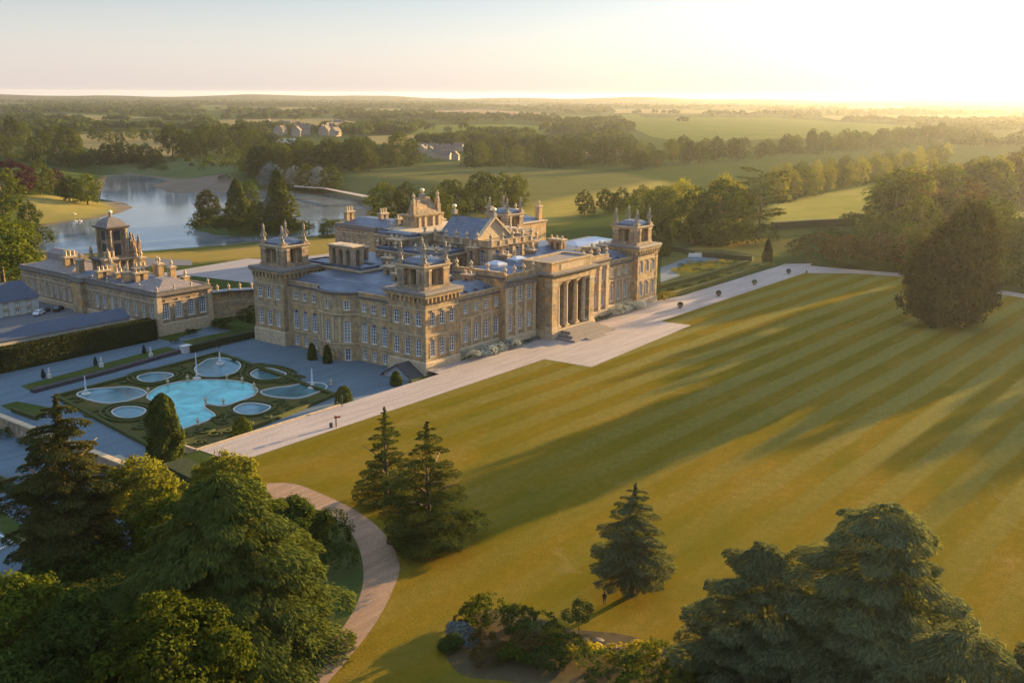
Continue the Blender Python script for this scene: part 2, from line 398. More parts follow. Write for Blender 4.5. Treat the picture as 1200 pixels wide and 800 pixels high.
def axis(a, b, st, ext, grow):
    v = list(np.arange(a, b+.01, st)); s = st; x = b; up = []
    while x < ext[1]: s *= grow; x += s; up.append(x)
    s = st; x = a; dn = []
    while x > ext[0]: s *= grow; x -= s; dn.append(x)
    return np.array(dn[::-1]+v+up)
xs = axis(-130, 470, 5, (-1500, 10500), 1.07); ys = axis(-150, 700, 5, (-4000, 10500), 1.07)
xs = np.unique(np.append(xs, [3.0, 3.1])); ys = np.unique(np.append(ys, [-4.0]))
XX, YY = np.meshgrid(xs, ys); ZZ = hgt(XX, YY)
sunk = ((XX < 3.05) & (XX > -131) & (YY > -3.9) & (YY < 88)) | ((XX < -78) & (XX > -170) & (YY > -32) & (YY < 88))
ZZ = np.where(sunk, -6.5, ZZ)
nx, ny = len(xs), len(ys)
def grid_mesh(name, V, nx, ny):
    me = bpy.data.meshes.new(name)
    i = np.arange((nx-1)*(ny-1)); r, c = i//(nx-1), i % (nx-1); a = r*nx+c
    Q = np.stack([a, a+1, a+nx+1, a+nx], 1)
    return np_mesh(me, V, Q)
def np_mesh(me, V, Q):
    V = np.asarray(V, np.float32); Q = np.asarray(Q, np.int32); k = Q.shape[1]
    me.vertices.add(len(V)); me.vertices.foreach_set('co', V.ravel())
    me.loops.add(Q.size); me.loops.foreach_set('vertex_index', Q.ravel())
    me.polygons.add(len(Q)); me.polygons.foreach_set('loop_start', np.arange(len(Q), dtype=np.int32)*k)
    me.update(calc_edges=True); return me
gme = grid_mesh('ground', np.stack([XX.ravel(), YY.ravel(), ZZ.ravel()], 1), nx, ny)
gme.polygons.foreach_set('use_smooth', [True]*len(gme.polygons))
ATT = gme.color_attributes.new('cover', 'FLOAT_COLOR', 'POINT')
MEADOW, MUD, GOLD, OLIVE = (0.085, 0.10, 0.03), (0.14, 0.11, 0.09), (0.26, 0.19, 0.055), (0.115, 0.11, 0.038)
base = np.tile(np.array([0.050, 0.068, 0.020, 1.0]), (nx*ny, 1))
xf, yf = XX.ravel(), YY.ravel()
def paint(px, col, soft=6, fz=None):
    poly = [GH(a, b)[:2] for a, b in px] if fz is None else GP(px, fz)
    d = pdist(xf, yf, poly); f = np.clip(0.5-d/soft, 0, 1)[:, None]
    base[:, :3] = base[:, :3]*(1-f) + np.array(col)*f
paint([(385,228),(430,200),(520,190),(620,196),(720,202),(775,212),(700,235),(640,262),(430,262)], OLIVE, 20)
paint([(600,250),(640,236),(700,226),(770,212),(790,216),(720,236),(650,262),(620,262)], (0.28, 0.22, 0.055), 20)
paint([(24,232),(60,229),(118,237),(150,246),(120,255),(60,262),(30,262)], (0.22, 0.18, 0.055), 8)
paint([(30,290),(100,300),(230,294),(300,286),(380,277),(420,270),(420,290),(400,300),(300,303),(160,312),(30,312)], (0.25, 0.18, 0.05), 6)
paint([(90,162),(130,154),(200,158),(205,185),(130,185)], (0.20, 0.17, 0.07), 20)
paint([(130,186),(280,186),(280,204),(130,204)], (0.10, 0.115, 0.045), 20)
d = pdist(xf, yf, LAKE); f = np.clip(1-np.abs(d-1)/6, 0, 1)[:, None]; base[:, :3] = base[:, :3]*(1-f)+np.array(MUD)*f
paint([(150,203),(270,206),(280,226),(206,228),(178,219),(198,212),(150,206)], (0.20, 0.15, 0.115), 10)
paint([(118,236),(150,238),(160,244),(145,252),(118,258),(100,258),(140,248)], (0.17, 0.14, 0.11), 5)
paint([(795,300),(812,291),(850,284),(932,278),(940,285),(905,300)], (0.30, 0.20, 0.045), 4)
paint([(903,262),(904,240),(960,228),(1026,217),(1035,236),(1010,262)], (0.24, 0.21, 0.05), 8)
paint([(1140,262),(1180,246),(1215,236),(1230,250),(1215,264)], (0.24, 0.21, 0.05), 8)
ATT.data.foreach_set('color', base.astype(np.float32).ravel())
def ground_mat():
    k = N('parkland'); p = k.pos()
    a = k.n('Attribute'); a.attribute_name = 'cover'
    c = k.mix(k.ramp(k.noise(p, 0.03, 6, 0.65, 0.5), [(0.35, 0.0), (0.68, 0.6)]), a.outputs['Color'], k.mix(1.0, a.outputs['Color'], (0.62, 0.72, 0.6), 'MULTIPLY'))
    c = k.mix(k.ramp(k.noise(k.scaled(p, (0.4, 1.6, 1)), 0.06, 5, 0.7), [(0.5, 0.0), (0.75, 0.5)]), c, k.mix(1.0, a.outputs['Color'], (1.35, 1.2, 1.1), 'MULTIPLY'))
    k.color(c); k.b.inputs['Roughness'].default_value = 0.95; k.b.inputs['Specular IOR Level'].default_value = 0.0
    k.bump(k.noise(p, 0.8, 5, 0.7), 0.5, 0.3); return k.m
gme.materials.append(ground_mat())
ground = link('ground', gme); tag(ground, 'rolling parkland and farmland reaching to the horizon', kind='structure')

hzb = MB(); hzb.box(xs[0]-60, xs[-1]+60, ys[0]-60, ys[-1]+60, -14.5, 72)
hm = bpy.data.materials.new('morning_haze'); hm.use_nodes = True; ht = hm.node_tree; ht.nodes.remove(ht.nodes['Principled BSDF'])
pv = ht.nodes.new('ShaderNodeVolumePrincipled'); pv.inputs['Density'].default_value = 0.38e-4; pv.inputs['Anisotropy'].default_value = 0.6
pv.inputs['Color'].default_value = (0.80, 0.85, 0.93, 1)
ht.links.new(pv.outputs[0], ht.nodes['Material Output'].inputs['Volume'])
tag(hzb.build('haze', hm), 'thin golden morning haze over the whole park', kind='stuff')
def sheet(name, pts, z, mat, label=None, kind='structure'):
    b = MB(); P = pts
    if sum(P[i][0]*P[(i+1) % len(P)][1]-P[(i+1) % len(P)][0]*P[i][1] for i in range(len(P))) < 0: P = P[::-1]
    b.poly(P, z); o = b.build(name, mat); return tag(o, label, kind=kind)
def spline(pts, n=8, closed=True):            # Catmull-Rom
    P = [np.array(p, float) for p in pts]; out = []; m = len(P)
    for i in range(m if closed else m-1):
        p0, p1, p2, p3 = (P[(i+j-1) % m] if closed else P[min(max(i+j-1, 0), m-1)] for j in range(4))
        for t in np.linspace(0, 1, n, endpoint=False):
            out.append(tuple(0.5*((2*p1)+(-p0+p2)*t+(2*p0-5*p1+4*p2-p3)*t*t+(-p0+3*p1-3*p2+p3)*t**3)))
    if not closed: out.append(tuple(P[-1]))
    return out
lake = sheet('lake', [(0, 200), (520, 200), (520, 800), (0, 800)], ZL, LAKEM, 'calm lake reflecting the pale dawn sky')
# south lawn, gravel walk, drive
lawn_pts = [(-260, -400), (420, -400), (420, -95)] + GP([(1200,348),(1160,341),(1065,323),(1000,319.5),(945,319)]) + [(83.5, -15.2), (84.5, -24.5), (28.5, -27.5), (27.5, -14.4), (-77, -14.4), (-77, -33), (-260, -33)]
lawn = sheet('lawn', lawn_pts, 0.02, LAWNM, 'broad mown lawn with stripes and dry golden patches')
walk = [(-66, -14.6), (27.3, -14.6), (28.3, -27.7), (84.7, -24.7), (83.7, -15.4)] + GP([(945,319)]) + [(214, -9), (206, -1.5), (122, -1.5), (112, 0.5), (1.0, 0.5), (0.5, -3.6), (-66, -3.6)]
sheet('gravel_walk', walk, 0.045, PATHM, 'pale pink gravel walk along the south front')
far_walk = GP([(925,311.5),(945,311),(1000,316),(1065,320.5),(1160,338),(1215,347)]) + GP([(1215,352),(1160,342.5),(1065,324.5),(1000,320.5),(945,320)])
sheet('footpath', far_walk, 0.06, PATHM, 'narrow gravel path skirting the wood')
out = spline([G(312,566), G(345,567), G(380,580), G(420,600), G(450,625), G(468,660), G(460,692), G(440,730), G(408,772), G(370,815)], 6, False)
inn = spline([G(300,815), G(340,782), G(388,750), G(417,710), G(426,670), G(415,630), G(385,602), G(345,592), G(312,588)], 6, False)
sheet('drive', out+inn, 0.05, DRIVEM, 'curving gravel carriage drive')
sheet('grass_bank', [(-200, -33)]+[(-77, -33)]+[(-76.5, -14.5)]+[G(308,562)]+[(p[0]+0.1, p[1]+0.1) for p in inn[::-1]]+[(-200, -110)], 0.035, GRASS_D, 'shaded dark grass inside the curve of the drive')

# ------------------------------------------------------------------ windows and facades
_WIN = {}
def window_mesh(w, h, arch=False, cols=2, rows=4, dark=0):
    key = (round(w, 2), round(h, 2), arch, cols, rows)
    if key in _WIN: return _WIN[key]
    b = MB(); y = 0.0; fw = 0.17; r = w/2 if arch else 0
    hs = h - r
    if arch:
        pts = [(-w/2, hs)] + [(-r*math.cos(t), hs+r*math.sin(t)) for t in np.linspace(0, math.pi, 11)[1:-1]] + [(w/2, hs)]
        b.face([(-w/2, .06, 0), (w/2, .06, 0)] + [(x, .06, z) for x, z in pts[::-1]], 1)
        for k in range(10):
            t0, t1 = math.pi*k/10, math.pi*(k+1)/10
            q = lambda rr, t: (-rr*math.cos(t), -0.02, hs+rr*math.sin(t))
            b.face([q(r, t0), q(r-fw, t0), q(r-fw, t1), q(r, t1)], 0)
    else:
        b.face([(-w/2, .06, 0), (w/2, .06, 0), (w/2, .06, h), (-w/2, .06, h)], 1)
        b.box(-w/2, w/2, -.03, .05, h-fw, h, 0)
    b.box(-w/2, -w/2+fw, -.03, .05, 0, hs, 0); b.box(w/2-fw, w/2, -.03, .05, 0, hs, 0); b.box(-w/2+fw, w/2-fw, -.03, .05, 0, fw*1.3, 0)
    for i in range(1, cols):
        x = -w/2 + w*i/cols; b.box(x-.055, x+.055, -.02, .05, fw*1.3, hs+r*0.9 if cols == 2 else hs, 0)
    for j in range(1, rows):
        z = hs*j/rows if not arch else hs*j/(rows-1); t = .13 if j == rows//2 else .07
        b.box(-w/2+fw, w/2-fw, -.025, .05, z-t/2, z+t/2, 0)
    o = b.build('window', [WHITE, GLASS]); me = o.data; bpy.data.objects.remove(o)
    _WIN[key] = me; return me
def facade(mb, p0, ang, L, z0, z1, ops, parent_wins=None, reveal=0.32, mi=0, trim=1, surround=True):
    """ops: (u_centre, width, z_bottom, height, arch, kind) ; kind names the window object, None = blind niche.
    Adds the wall to mb and returns the windows to place: (kind, mesh, world pos, rotation)."""
    d = (math.cos(ang), math.sin(ang)); nr = (d[1], -d[0]); wins = []
    def pt(u, o, z): return (p0[0]+d[0]*u+nr[0]*o, p0[1]+d[1]*u+nr[1]*o, z)
    us = sorted({0, L} | {round(o[0]+s*o[1]/2, 4) for o in ops for s in (-1, 1)})
    zs = sorted({z0, z1} | {round(o[2], 4) for o in ops} | {round(o[2]+o[3], 4) for o in ops})
    for i in range(len(us)-1):
        for j in range(len(zs)-1):
            uc, zc = (us[i]+us[i+1])/2, (zs[j]+zs[j+1])/2
            if any(abs(uc-o[0]) < o[1]/2 and o[2] < zc < o[2]+o[3] for o in ops): continue
            mb.face([pt(us[i],0,zs[j]), pt(us[i+1],0,zs[j]), pt(us[i+1],0,zs[j+1]), pt(us[i],0,zs[j+1])], mi)
    for u, w_, zb, h, arch, kind in ops:
        a, b2, zt = u-w_/2, u+w_/2, zb+h; r = w_/2 if arch else 0; zsn = zt-r
        mb.face([pt(a,0,zb), pt(a,-reveal,zb), pt(b2,-reveal,zb), pt(b2,0,zb)][::-1], trim)
        mb.face([pt(a,0,zb), pt(a,0,zsn), pt(a,-reveal,zsn), pt(a,-reveal,zb)][::-1], trim)
        mb.face([pt(b2,0,zb), pt(b2,-reveal,zb), pt(b2,-reveal,zsn), pt(b2,0,zsn)][::-1], trim)
        if arch:
            ts = np.linspace(0, math.pi, 11)
            A = [(u-r*math.cos(t), zsn+r*math.sin(t)) for t in ts]
            for k in range(10):
                mb.face([pt(A[k][0],0,A[k][1]), pt(A[k][0],-reveal,A[k][1]), pt(A[k+1][0],-reveal,A[k+1][1]), pt(A[k+1][0],0,A[k+1][1])], trim)
            mb.face([pt(a,0,zt)] + [pt(x,0,z) for x, z in A[:6]][:] , mi)
            mb.face([pt(x,0,z) for x, z in A[5:]] + [pt(b2,0,zt)], mi)
        else:
            mb.face([pt(a,0,zt), pt(b2,0,zt), pt(b2,-reveal,zt), pt(a,-reveal,zt)][::-1], trim)
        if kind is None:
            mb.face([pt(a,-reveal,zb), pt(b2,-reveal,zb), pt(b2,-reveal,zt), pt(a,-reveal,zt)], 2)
        else:
            cols = 2 if w_ < 1.9 else 3; rows = max(2, int(round(h/0.85)))
            wins.append((kind, window_mesh(w_, h, arch, cols, rows), pt(u, -reveal+0.08, zb), ang))
        if surround:
            for s0, s1 in ((a-.24, a-.002), (b2+.002, b2+.24)):
                q = [pt(s0,.07,zb-.1), pt(s1,.07,zb-.1), pt(s1,.07,zsn), pt(s0,.07,zsn)]
                mb.face(q, trim)
                for e in (s0, s1): mb.face([pt(e,0,zb-.1), pt(e,.07,zb-.1), pt(e,.07,zsn), pt(e,0,zsn)], trim)
            mb.run(pt(a-.32,0,0)[:2], ang, w_+.64, [(0.002, zb-.3), (.18, zb-.28), (.18, zb-.1), (0.002, zb-.1)], trim)
            if not arch: mb.run(pt(a-.3,0,0)[:2], ang, w_+.6, [(0.002, zt), (.12, zt+.02), (.16, zt+.3), (0.002, zt+.32)], trim)
            else: mb.run(pt(u-.22,0,0)[:2], ang, .44, [(0.002, zt-.12), (.14, zt-.12), (.2, zt+.42), (0.002, zt+.42)], trim)
    return wins
def put_wins(wins, parent):
    for kind, me, pos, ang in wins: part_at(kind, me, parent, pos, ang)
E_, W_, S_, N_ = math.pi/2, -math.pi/2, 0.0, math.pi       # facade running directions: south wall runs +x, west wall runs -y
CORN = [(0, 0), (.12, .0), (.18, .3), (.5, .45), (.62, .8), (.1, .84)]
def corn(z, s=1.0): return [(o*s, z+h*s) for o, h in CORN]

# ------------------------------------------------------------------ the palace
P = thing('palace', 'vast honey stone baroque palace with corner towers, columned portico and blue lead roofs', 'palace', (55, 30, 0))
SM = [STONE, TRIM, STONE_D]
Z0 = -2.2
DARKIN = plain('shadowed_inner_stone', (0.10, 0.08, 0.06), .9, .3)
def finial_mesh():
    b = MB()
    b.lathe((0,0,0), [(.75,0),(.75,.3),(.5,.4),(.45,.9),(.62,1.0),(.62,1.2),(.3,1.3)], 8)
    for k in range(4):                                      # scrolled legs of the upturned fleur-de-lis
        a = math.pi/4 + k*math.pi/2
        c, s = math.cos(a), math.sin(a)
        b.tube([(c*.62,s*.62,1.2),(c*.7,s*.7,1.7),(c*.42,s*.42,2.3),(c*.22,s*.22,2.9),(c*.3,s*.3,3.3)], [.16,.2,.15,.11,.1], 6)
    b.lathe((0,0,1.2), [(.25,0),(.22,1.0),(.17,1.8),(.4,2.0),(.42,2.2),(.2,2.35),(.32,2.6),(.38,2.85),(.2,3.2),(.05,3.7)], 8)
    o = b.build('finial', FINIAL, smooth=False); me = o.data; bpy.data.objects.remove(o); return me
FIN = finial_mesh()
def urn_mesh(s=1.0, mat=TRIM):
    b = MB(); b.lathe((0,0,0), [(.45*s,0),(.45*s,.4*s),(.25*s,.5*s),(.2*s,.7*s),(.5*s,1.1*s),(.55*s,1.4*s),(.4*s,1.55*s),(.2*s,1.75*s),(.12*s,2.1*s),(.02,2.3*s)], 8)
    o = b.build('urn', mat); me = o.data; bpy.data.objects.remove(o); return me
URN = urn_mesh()
def tower(x, y, s_win=True, w_win=True):
    b = MB(); I = .8; c = 13.5; x0, x1, y0, y1 = x+I, x+c-I, y+I, y+c-I; L = c-2*I
    rows = [(3.1, 4.2), (10.4, 3.4)]
    ops = [(u, 1.75, zb, h, True, 'sash_window') for u in (2.45, 5.95, 9.45) for zb, h in rows]
    t = []
    blank = []
    W = []
    W += facade(b, (x0, y0), S_, L, Z0, 17.0, ops if s_win else blank)
    W += facade(b, (x0, y1), W_, L, Z0, 17.0, ops if w_win else blank)
    facade(b, (x1, y0), E_, L, Z0, 17.0, []); facade(b, (x1, y1), N_, L, Z0, 17.0, [])
    b.ring(x0, x1, y0, y1, [(0.002, Z0), (.35, Z0), (.35, 1.7), (.12, 1.95), (0.002, 1.95)], 1, False)
    for z in (7.9, 14.25): b.ring(x0, x1, y0, y1, [(0.002, z), (.12, z+.03), (.16, z+.3), (0.002, z+.34)], 1, False)
    for zc in np.arange(2.0, 16.0, .62):                    # banded rustication on the corners
        for cx, cy in ((x0, y0), (x1, y0), (x0, y1), (x1, y1)):
            b.box(cx-.09 if cx == x0 else cx-.9, cx+.9 if cx == x0 else cx+.09, cy-.09 if cy == y0 else cy-.9, cy+.9 if cy == y0 else cy+.09, zc, zc+.5, 0)
    b.ring(x0, x1, y0, y1, [(0.002, 15.7), (.14, 15.75), (.16, 16.0), (.08, 16.05), (0.05, 17.05), (.75, 17.3), (.8, 17.9)], 0, False)
    b.ring(x0, x1, y0, y1, [(.8, 17.9), (1.0, 17.95), (1.02, 18.35), (.8, 18.75), (-1.0, 18.8)], 3)
    n = 9
    for i in range(n):                                      # cornice brackets
        u = x0+.35+(L-.7)*i/(n-1); v = y0+.35+(L-.7)*i/(n-1)
        b.box(u-.22, u+.22, y0-.66, y0-.06, 16.15, 17.35, 0); b.box(x0-.66, x0-.06, v-.22, v+.22, 16.15, 17.35, 0)
        b.box(u-.22, u+.22, y1+.06, y1+.66, 16.15, 17.35, 0); b.box(x1+.06, x1+.66, v-.22, v+.22, 16.15, 17.35, 0)
    o = b.build('corner_tower', [STONE, TRIM, STONE_D, TRIM_D], P); put_wins(W, o)
    # open belvedere
    b = MB(); a0, a1, c0, c1 = x+2.4, x+c-2.4, y+2.4, y+c-2.4; zb = 18.78; zt = 23.6; D = a1-a0
    b.box(a0-.3, a1+.3, c0-.3, c1+.3, zb, zb+.7, 0)
    for px_, py_ in ((a0, c0), (a1, c0), (a0, c1), (a1, c1)):
        sx, sy = (1 if px_ == a0 else -1), (1 if py_ == c0 else -1)
        for k, (dx, dy) in enumerate(((0.55, 0.55), (1.75, .25), (.25, 1.75))):
            q = .62 if k == 0 else .48
            cx, cy = px_+sx*dx, py_+sy*dy
            b.box(cx-q, cx+q, cy-q, cy+q, zb+.7, zt, 0); b.box(cx-q-.1, cx+q+.1, cy-q-.1, cy+q+.1, zt-.5, zt-.004, 1)
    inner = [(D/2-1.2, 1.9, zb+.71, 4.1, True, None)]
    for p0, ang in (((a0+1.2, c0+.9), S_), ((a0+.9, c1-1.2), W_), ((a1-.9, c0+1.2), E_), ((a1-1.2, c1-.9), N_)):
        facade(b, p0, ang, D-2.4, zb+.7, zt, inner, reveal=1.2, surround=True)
    b.ring(a0-.1, a1+.1, c0-.1, c1+.1, corn(zt, .9), 1)
    b.ring(a0+1.0, a1-1.0, c0+1.0, c1-1.0, [(.5, zt+.7), (.5, zt+1.25), (.2, zt+1.5), (-1.2, zt+2.3)], 3)
    for px_, py_ in ((a0, c0), (a1, c0), (a0, c1), (a1, c1)):
        sx, sy = (1 if px_ == a0 else -1), (1 if py_ == c0 else -1)
        b.box(px_+sx*.6-.85, px_+sx*.6+.85, py_+sy*.6-.85, py_+sy*.6+.85, zt+.74, zt+1.5, 0)
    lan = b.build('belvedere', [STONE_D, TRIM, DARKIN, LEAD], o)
    for px_, py_ in ((a0, c0), (a1, c0), (a0, c1), (a1, c1)):
        sx, sy = (1 if px_ == a0 else -1), (1 if py_ == c0 else -1)
        part_at('finial', FIN, o, (px_+sx*.6, py_+sy*.6, zt+1.48))
    return o
tower(0, 0); tower(96.25, 0); tower(0, 50.3); tower(96.25, 50.3)

# garden-side ranges
def rng_roof(name, x0, x1, y0, y1, zb, zt, inset=2.6, parent=P, mat=None):
    b = MB(); b.ring(x0, x1, y0, y1, [(0, zb), (0, zb+.15), (-inset, zt), (-inset-.15, zt+.12)], 0)
    return b.build(name, mat or LEAD, parent)
ROWW = [(3.1, 5.2, True, 'arched_window', 2.0), (10.9, 2.1, False, 'attic_window', 1.5)]
def bay(u, base=False, rows=ROWW):
    o = [(u, w_, zb, h, a, kd) for zb, h, a, kd, w_ in rows]
    if base: o.append((u, 1.4, -1.3, 2.5, False, 'basement_window'))
    return o
b = MB(); W = []
yt, yb = 51.1, 12.7
wx = 2.5
ops = [q for yy in (48.4, 44.9, 41.3) for q in bay(yt-yy, True)]
W += facade(b, (wx, yt), W_, yt-39.0, Z0, 14.2, ops)
ops = [q for yy in (22.9, 19.7, 16.1) for q in bay(25.0-yy, True)]
W += facade(b, (wx, 25.0), W_, 25.0-yb, Z0, 14.2, ops)
# segmental bow
Rb, cxb, cyb = 8.125, wx+8.125-4.0, 32.0
half = math.asin(7.0/Rb); nseg = 9
bowpts = []
for k in range(nseg+1):
    a = math.pi - half + 2*half*k/nseg                       # from north (y 39) round to south (y 25)
    bowpts.append((cxb+Rb*math.cos(a), cyb+Rb*math.sin(a)))
bowpts = [(cxb+Rb*math.cos(math.pi-half+2*half*k/nseg), cyb+Rb*math.sin(math.pi-half+2*half*k/nseg)) for k in range(nseg+1)]
for k in range(nseg):
    p, q = bowpts[k], bowpts[k+1]; L = math.hypot(q[0]-p[0], q[1]-p[1]); ang = math.atan2(q[1]-p[1], q[0]-p[0])
    ops = []
    if k in (1, 4, 7):
        ops = [(L/2, 1.62, 2.9, 5.6, True, 'arched_window'), (L/2, 1.4, 11.2, 2.3, False, 'attic_window')] + ([(L/2, 1.45, -1.78, 3.1, False, 'garden_door')] if k != 1 else [(L/2, 1.3, -1.3, 2.5, False, 'basement_window')])
    W += facade(b, p, ang, L, Z0, 15.0, ops)
    for z in (2.2, 9.7): b.run(p, ang, L, [(0.002, z), (.1, z+.02), (.3, z+.25), (.3, z+.4), (.004, z+.45)], 1)
    b.run(p, ang, L, corn(14.98, .9), 3)
    if k in (2, 3, 5, 6):
        b.run((p[0]+(q[0]-p[0])*.3, p[1]+(q[1]-p[1])*.3), ang, L*.4, [(0.003, 3), (.18, 3), (.18, 9.4), (0.003, 9.4)], 1)
b.poly([(x, y) for x, y in bowpts][::-1], 15.3, 3) if False else None
for (p0, L) in (((wx, yt), yt-39.0), ((wx, 25.0), 25.0-yb)):
    for z in (2.2, 9.7): b.run(p0, W_, L, [(0.002, z), (.12, z+.02), (.18, z+.3), (.002, z+.34)], 1)
    b.run(p0, W_, L, corn(14.15, .8), 3); b.run(p0, W_, L, [(.12, 14.83), (.12, 15.6), (.2, 15.62), (.2, 15.8), (-.6, 15.8), (-.6, 14.83)], 0)
b.run((wx, yt), W_, .5, [(.002, Z0), (.35, Z0), (.35, 14.1), (.002, 14.1)], 1)
wr = b.build('side_range', [STONE, TRIM, STONE_D, TRIM_D], P); put_wins(W, wr)
b = MB(); b.ring(3.2, 24.0, 13.4, 50.6, [(0, 14.9), (0, 15.2), (-3.2, 17.3), (-3.6, 17.4)], 0)
cap = [(x, y) for x, y in bowpts]
apex = (5.4, 32.0, 17.0)
for k in range(nseg): b.face([(cap[k][0]+.5, cap[k][1], 15.72), (cap[k+1][0]+.5, cap[k+1][1], 15.72), apex], 0)
b.face([(cap[0][0]+.5, cap[0][1], 15.72), apex, (cap[-1][0]+.5, cap[-1][1], 15.72)], 0)
for yy in (20.0,):
    b.face([(3.4, 16.2, 15.8), (3.4, 24.2, 15.8), (8.0, 22.4, 17.9), (8.0, 18.0, 17.9)][::-1], 0)
b.build('lead_roof', LEAD, P)
def south_range(x0, x1, us):
    b = MB(); y = 2.3
    ops = [q for u in us for q in bay(u-x0, False, [(3.6, 4.7, True, 'arched_window', 1.8), (11.0, 2.2, False, 'attic_window', 1.5)])]
    Ws = facade(b, (x0, y), S_, x1-x0, Z0, 14.2, ops)
    b.run((x0, y), S_, x1-x0, [(.002, Z0), (.3, Z0), (.3, 2.2), (.002, 2.5)], 1)
    for z in (9.5,): b.run((x0, y), S_, x1-x0, [(0.002, z), (.12, z+.02), (.2, z+.35), (.002, z+.4)], 1)
    b.run((x0, y), S_, x1-x0, corn(14.15, .8), 3); b.run((x0, y), S_, x1-x0, [(.12, 14.83), (.12, 15.5), (.22, 15.52), (.22, 15.7), (-.6, 15.7), (-.6, 14.83)], 0)
    for u in us: b.run((u-1.95-.35, y), S_, .7, [(.004, 2.6), (.15, 2.6), (.15, 9.4), (.004, 9.4)], 1)
    o = b.build('garden_range', [STONE, TRIM, STONE_D, TRIM_D], P); put_wins(Ws, o)
    b = MB(); b.ring(x0+.2, x1-.2, 3.0, 14.0, [(0, 14.9), (0, 15.1), (-3.0, 17.3), (-3.3, 17.4)], 0); 
    for u in us[:3]: b.box(u+1.5, u+2.1, 3.4, 4.4, 15.1, 16.3, 0)
    b.build('lead_roof', LEAD, P)
south_range(12.7, 30.5, (17.2, 21.2, 25.2, 29.2)); south_range(79.5, 97.05, (80.8, 84.8, 88.8, 92.8))
# central block
b = MB(); W = []
def cblock(x0, x1, us):
    ops = [q for u in us for q in ((u-x0, 1.6, 3.9, 4.0, True, 'arched_window'), (u-x0, 1.6, 11.2, 3.9, False, 'sash_window'))]
    r = facade(b, (x0, .5), S_, x1-x0, Z0, 15.6, ops)
    b.run((x0, .5), S_, x1-x0, [(.002, Z0), (.5, Z0), (.5, 2.2), (.002, 2.6)], 1)
    for u in np.linspace(x0+.7, x1-.7, len(us)+1):
        b.run((u-.6, .5), S_, 1.2, [(.003, 2.4), (.38, 2.4), (.38, 14.4), (.55, 14.6), (.55, 15.5), (.003, 15.5)], 1)
    b.run((x0-.3, .5), S_, x1-x0+.6, [(.003, 15.6), (.5, 15.62), (.5, 16.6), (.62, 16.7), (1.1, 17.1), (1.2, 17.5), (.3, 17.6)], 3)
    b.run((x0, .5), S_, x1-x0, [(.2, 17.55), (.2, 18.5), (.32, 18.55), (.32, 18.8), (-.6, 18.8), (-.6, 17.5)], 0)
    return r
W += cblock(30.5, 43.6, (33.0, 37.1, 41.2)); W += cblock(66.4, 79.5, (68.8, 72.9, 77.0))
# west and east returns of the block, rising above the ranges, with round windows in the attic
facade(b, (30.5, 17.5), W_, 17.0, Z0, 17.6, [(8.0, 1.7, 15.6, 1.7, True, None)]); b.run((30.5, 17.5), W_, 17.0, corn(17.6, .9), 3)
facade(b, (79.5, .5), E_, 17.0, Z0, 17.6, []); b.run((79.5, .5), E_, 17.0, corn(17.6, .9), 3)
b.run((30.5, 17.5), W_, 17.0, [(.1, 18.3), (.1, 19.2), (.25, 19.25), (.25, 19.5), (-.6, 19.5), (-.6, 18.2)], 0)
b.box(30.5, 46.0, 17.45, 18.0, Z0, 18.2, 0)
b.box(31.0, 79.0, .6, 17.3, 16.9, 17.3, 3)
cb = b.build('central_block', [STONE, TRIM, STONE_D, TRIM_D], P); put_wins(W, cb)
b = MB()
for x0, x1 in ((32.0, 44.5), (65.5, 78.0)):
    q_ = MB(); q_.ring(x0, x1, 3.0, 16.6, [(0, 17.28), (0, 17.6), (-3.5, 19.2), (-3.7, 19.3)], 0); q_.build('lead_roof', LEAD, P)
b.ring(45.2, 64.8, 8.5, 16.9, [(0, 17.28), (0, 18.0), (-2.5, 19.5), (-2.8, 19.6)], 0)
b.build('lead_roof', LEAD, P)
SKYL = plain('pale_lead_skylight', (0.42, 0.44, 0.47), 0.35, 0.15, 0.8)
for (x0, x1, y0, y1) in ((38.5, 42.5, 9.0, 13.5), (48.0, 53.0, 10.0, 13.5)):
    b = MB(); b.ring(x0, x1, y0, y1, [(0, 18.2), (0, 19.6), (-.2, 19.7), (-1.4, 20.3)], 0); b.build('skylight', SKYL, P)
# portico
b = MB(); W = []
W += facade(b, (43.6, 1.3), S_, 22.8, Z0, 16.0, [(u-43.6, 1.9, 2.3, 5.6, True, 'portico_door') for u in (50.8, 55.0, 59.2)] + [(u-43.6, 1.7, 9.8, 3.8, False, 'sash_window') for u in (50.8, 55.0, 59.2)])
b.box(44.6, 65.4, -4.6, 1.3, Z0, 2.25, 1)
for x0, x1 in ((44.9, 47.3), (62.7, 65.1)):                # corner piers with pilaster strips
    b.box(x0, x1, -4.2, -1.9, 2.26, 15.2, 0); b.box(x0-.15, x1+.15, -4.35, -1.75, 2.255, 3.4, 1); b.box(x0-.15, x1+.15, -4.35, -1.75, 14.2, 15.195, 1)
    b.box(x0+.3, x1-.3, -1.74, 1.28, 2.27, 15.18, 2)
b.box(44.5, 65.5, -4.4, 1.25, 15.22, 16.7, 0)
b.ring(44.5, 65.5, -4.4, 6.0, [(.1, 16.7), (.25, 16.9), (.9, 17.3), (1.05, 17.8), (.2, 17.9)], 3, True)
b.ring(45.4, 64.6, -3.5, 6.2, [(0, 17.85), (0, 20.1), (.2, 20.2), (.2, 20.6), (-.7, 20.6), (-.7, 20.2)], 0, False); b.box(46.0, 64.0, -2.9, 5.6, 19.6, 20.2, 3)
b.box(49.5, 60.5, -3.56, -3.5, 18.2, 19.8, 1)
po = b.build('portico', [STONE, TRIM, STONE_D, TRIM_D], P); put_wins(W, po)
